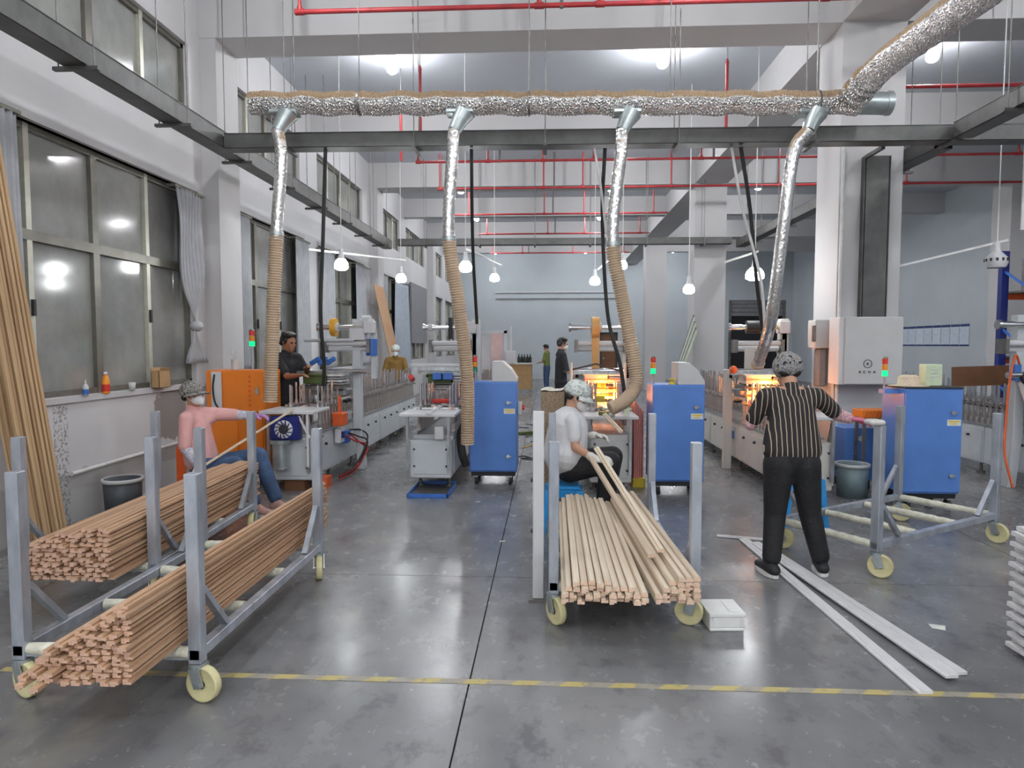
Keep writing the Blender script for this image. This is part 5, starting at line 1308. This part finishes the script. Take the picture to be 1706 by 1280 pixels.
    if mask:
        b = MB(); ell(b, P(0, .048, -.052), R, .064*s, .062*s, .055*s); cone(b, P(0, .09, -.022), .022*s, P(0, .085, -.085), .028*s)
        o = fuse('face_mask', b, mask_m, t, .009, 2)
        l = t.location
        for q in (-1, 1):
            obj('ear_loop', MB().tube([P(q*.055, .06, -.025)-l, P(q*.072, .03, -.008)-l, P(q*.080, -.008, .006)-l], .0025, 5).tube([P(q*.055, .05, -.08)-l, P(q*.070, .02, -.05)-l, P(q*.080, -.008, -.02)-l], .0025, 5), mask_m, o)
    if cap:
        b = MB(); ell(b, P(0, -.018, .050), R, .097*s, .112*s, .088*s); ell(b, P(0, -.03, .03), R, .100*s, .110*s, .055*s)
        if brim == 2: ell(b, P(0, -.035, .045), R, .112*s, .118*s, .105*s); cone(b, P(-.03, -.06, .145), .014*s, P(.03, -.06, .145), .014*s)
        o = fuse('cap', b, cap, t, .009, 2)
        if brim == 1:
            bb = MB(); nb = 14; ring = []
            for rr, dz in ((.092, .038), (.128, .022), (.160, .008)):
                for k in range(nb+1):
                    a = -1.35+2.7*k/nb; ring.append(P(rr*math.sin(a)*.95, rr*math.cos(a)*1.02-.01, dz-.02*abs(math.sin(a))))
            c1 = nb+1
            bb.add([p-t.location for p in ring], [(j*c1+k, j*c1+k+1, (j+1)*c1+k+1, (j+1)*c1+k) for j in (0, 1) for k in range(nb)], True)
            bo = obj('brim', bb, cap, o); so = bo.modifiers.new('thick', 'SOLIDIFY'); so.thickness = .006
    # --- gloves and sleeve covers
    for i in (0, 1):
        dr = V(hand_dir[i]) if hand_dir else (wr[i]-el[i])
        gm = glove[i] if glove else None
        if gm:
            b = MB(); hand(b, wr[i], dr, hand_n[i], s*.97, curl, .0035, 1 if i == 0 else -1); cone(b, wr[i].lerp(el[i], .22), .036*s, wr[i], .034*s)
            fuse('glove', b, gm, t, .0055, 1)
        sm = sleeves[i] if sleeves else None
        if sm:
            b = MB(); cone(b, el[i].lerp(sh[i], .12), .050*s, el[i], .050*s); cone(b, el[i], .051*s, wr[i].lerp(el[i], .12), .042*s)
            fuse('sleeve_cover', b, sm, t, .009, 2)
    return t

# standing worker, seen from behind
person('standing worker seen from behind in dark cap, striped shirt and black trousers', dict(
    head=(1.755, 5.02, 1.43), neck=(1.755, 4.94, 1.315), chest=(1.75, 4.90, 1.16), pelvis=(1.735, 4.83, .86),
    sh=[(1.935, 4.92, 1.27), (1.575, 4.93, 1.27)], el=[(2.11, 5.0, 1.135), (1.50, 5.02, 1.06)], wr=[(2.20, 5.0, 1.105), (1.56, 5.25, 1.04)],
    hip=[(1.825, 4.83, .80), (1.645, 4.83, .80)], kn=[(1.885, 4.87, .43), (1.635, 4.86, .43)], an=[(1.965, 4.84, .085), (1.590, 4.78, .085)], toe=[(1.985, 4.97, .032), (1.560, 4.92, .032)]),
    look=(.05, 1, -.55), hup=(0, .5, 1), facing=(0, 1, -.15), top='striped', cap='cap_dark', brim=2, sleeves=['sleeve', 'sleeve'], glove=['glove_pink', 'glove_pink'], vox=.010, sleeve_end=.80, leg=1.08, loose=1.12, hup_=.14,
    hand_n=((0, 0, -1), (1, 0, 0)), hand_dir=[(1, -.75, -.05), (.2, 1, 0)], curl=.45, belly=1.10, s=.97)
gl = MB(); hand(gl, (2.235, 4.92, 1.125), (.7, -.6, .05), (0, 0, -1), 1.05, .55, .006, 1)
solo('work_glove', MB().box(2.238, 4.76, 1.082, 2.345, 4.87, 1.118).add([], []), 'glove', 'off-white work glove lying over the trolley post under the standing worker\'s hand', 'glove', bevel=.012)

# seated worker in white
person('seated worker in white tee, pale flowered cap and face mask, gloved, working at the trolley', dict(
    head=(.27, 5.98, 1.185), neck=(.205, 5.98, 1.04), chest=(.185, 5.98, .88), pelvis=(.15, 6.0, .58),
    sh=[(.22, 5.81, .975), (.20, 6.15, .975)], el=[(.24, 5.78, .76), (.27, 6.20, .78)], wr=[(.40, 5.62, .685), (.42, 5.96, .84)],
    hip=[(.20, 5.93, .555), (.20, 6.12, .555)], kn=[(.55, 5.86, .62), (.60, 6.16, .62)], an=[(.50, 5.92, .09), (.52, 6.2, .09)], toe=[(.62, 5.90, .032), (.65, 6.2, .032)]),
    look=(1, -.12, -.42), hup=(.35, 0, 1), facing=(1, -.1, 0), top='tee_white', cap='cap_light', mask=True, glove=['glove', 'glove'], vox=.010, sleeve_end=.58, hair_long=False,
    hand_n=((0, .6, -1), (0, -.6, -1)), hand_dir=[(1, -.15, 0), (1, -.35, -.1)], curl=.7, belly=1.62, hem=.0, loose=1.05, s=1.05, leg=1.22, hup_=.34)
# seated worker in pink
person('seated worker in pink tee and jeans with white mask before the orange cabinet', dict(
    head=(-3.40, 6.28, 1.165), neck=(-3.42, 6.30, 1.02), chest=(-3.40, 6.31, .86), pelvis=(-3.36, 6.34, .46),
    sh=[(-3.40, 6.14, .95), (-3.28, 6.46, .96)], el=[(-3.40, 6.10, .68), (-3.10, 6.52, .945)], wr=[(-3.30, 6.12, .52), (-2.93, 6.56, .935)],
    hip=[(-3.30, 6.25, .44), (-3.30, 6.44, .44)], kn=[(-2.98, 6.22, .50), (-2.86, 6.48, .55)], an=[(-2.78, 6.22, .10), (-2.66, 6.42, .10)], toe=[(-2.62, 6.18, .032), (-2.52, 6.36, .032)]),
    look=(.85, -.28, .10), hup=(-.1, 0, 1), facing=(1, -.2, 0), top='tee_pink', bottom='denim', cap='cap_bw', mask=True, glove=['glove', 'glove_purple'], sleeves=['sleeve_blue', 'sleeve_blue'], shoe='shoe_pink', vox=.010, sleeve_end=.95,
    hand_n=((.6, 0, -1), (0, 0, -1)), hand_dir=[(.5, .05, -.9), (1, .1, 0)], curl=.6, belly=1.15, hup_=.2, leg=1.08)
# man in black behind the first machine
def stander(label, x, y, face, top, height=1.74, skin='skin', arms=None, vox=.013, **kw):
    k = height/1.74; f = V((face[0], face[1], 0)).normalized(); r = V((f.y, -f.x, 0)); o = V((x, y, 0))
    q = lambda a, b, z: tuple(o + r*a*k + f*b*k + V((0, 0, z*k)))
    ar = arms or dict(el=[q(.25, .05, 1.12), q(-.25, .05, 1.12)], wr=[q(.20, .27, 1.07), q(-.20, .27, 1.07)])
    J = dict(head=q(0, .03, 1.62), neck=q(0, -.01, 1.48), chest=q(0, 0, 1.30), pelvis=q(0, 0, .96), sh=[q(.175, 0, 1.42), q(-.175, 0, 1.42)],
             hip=[q(.09, 0, .90), q(-.09, 0, .90)], kn=[q(.10, .02, .50), q(-.10, .02, .50)], an=[q(.11, 0, .09), q(-.11, 0, .09)], toe=[q(.13, .13, .032), q(-.13, .13, .032)], **ar)
    J['el'] = ar['el']; J['wr'] = ar['wr']
    return person(label, J, (*face, kw.pop('nod', -.15)), (0, 0, 1), (*face, 0), top=top, skin=skin, vox=vox, s=k, **kw)
stander('man in black tee with dark hair working behind the first machine line', -3.31, 8.40, (.8, -.35), 'tee_black', 1.80, 'skin_tan', arms=dict(el=[(-3.20, 8.12, 1.25), (-3.10, 8.50, 1.28)], wr=[(-3.02, 8.03, 1.27), (-2.98, 8.24, 1.36)]), sleeve_end=.75)
stander('woman in mustard top and blue mask standing beyond the first machine line', -3.13, 13.75, (.12, -1), 'tee_mustard', 1.63, mask=True, mask_m='mask_blue', cap='cap_light', brim=0, glove=['glove', 'glove'], sleeve_end=.85, vox=.014)
stander('man in black tee and white mask standing in the aisle beyond the glowing machine', .26, 12.95, (.75, .15), 'tee_black', 1.78, mask=True, vox=.014)
stander('distant man in olive top leaning over the packing bench near the back wall', -.02, 23.6, (-.9, .3), 'tee_olive', 1.66, vox=.018, nod=-.5, bottom='denim')
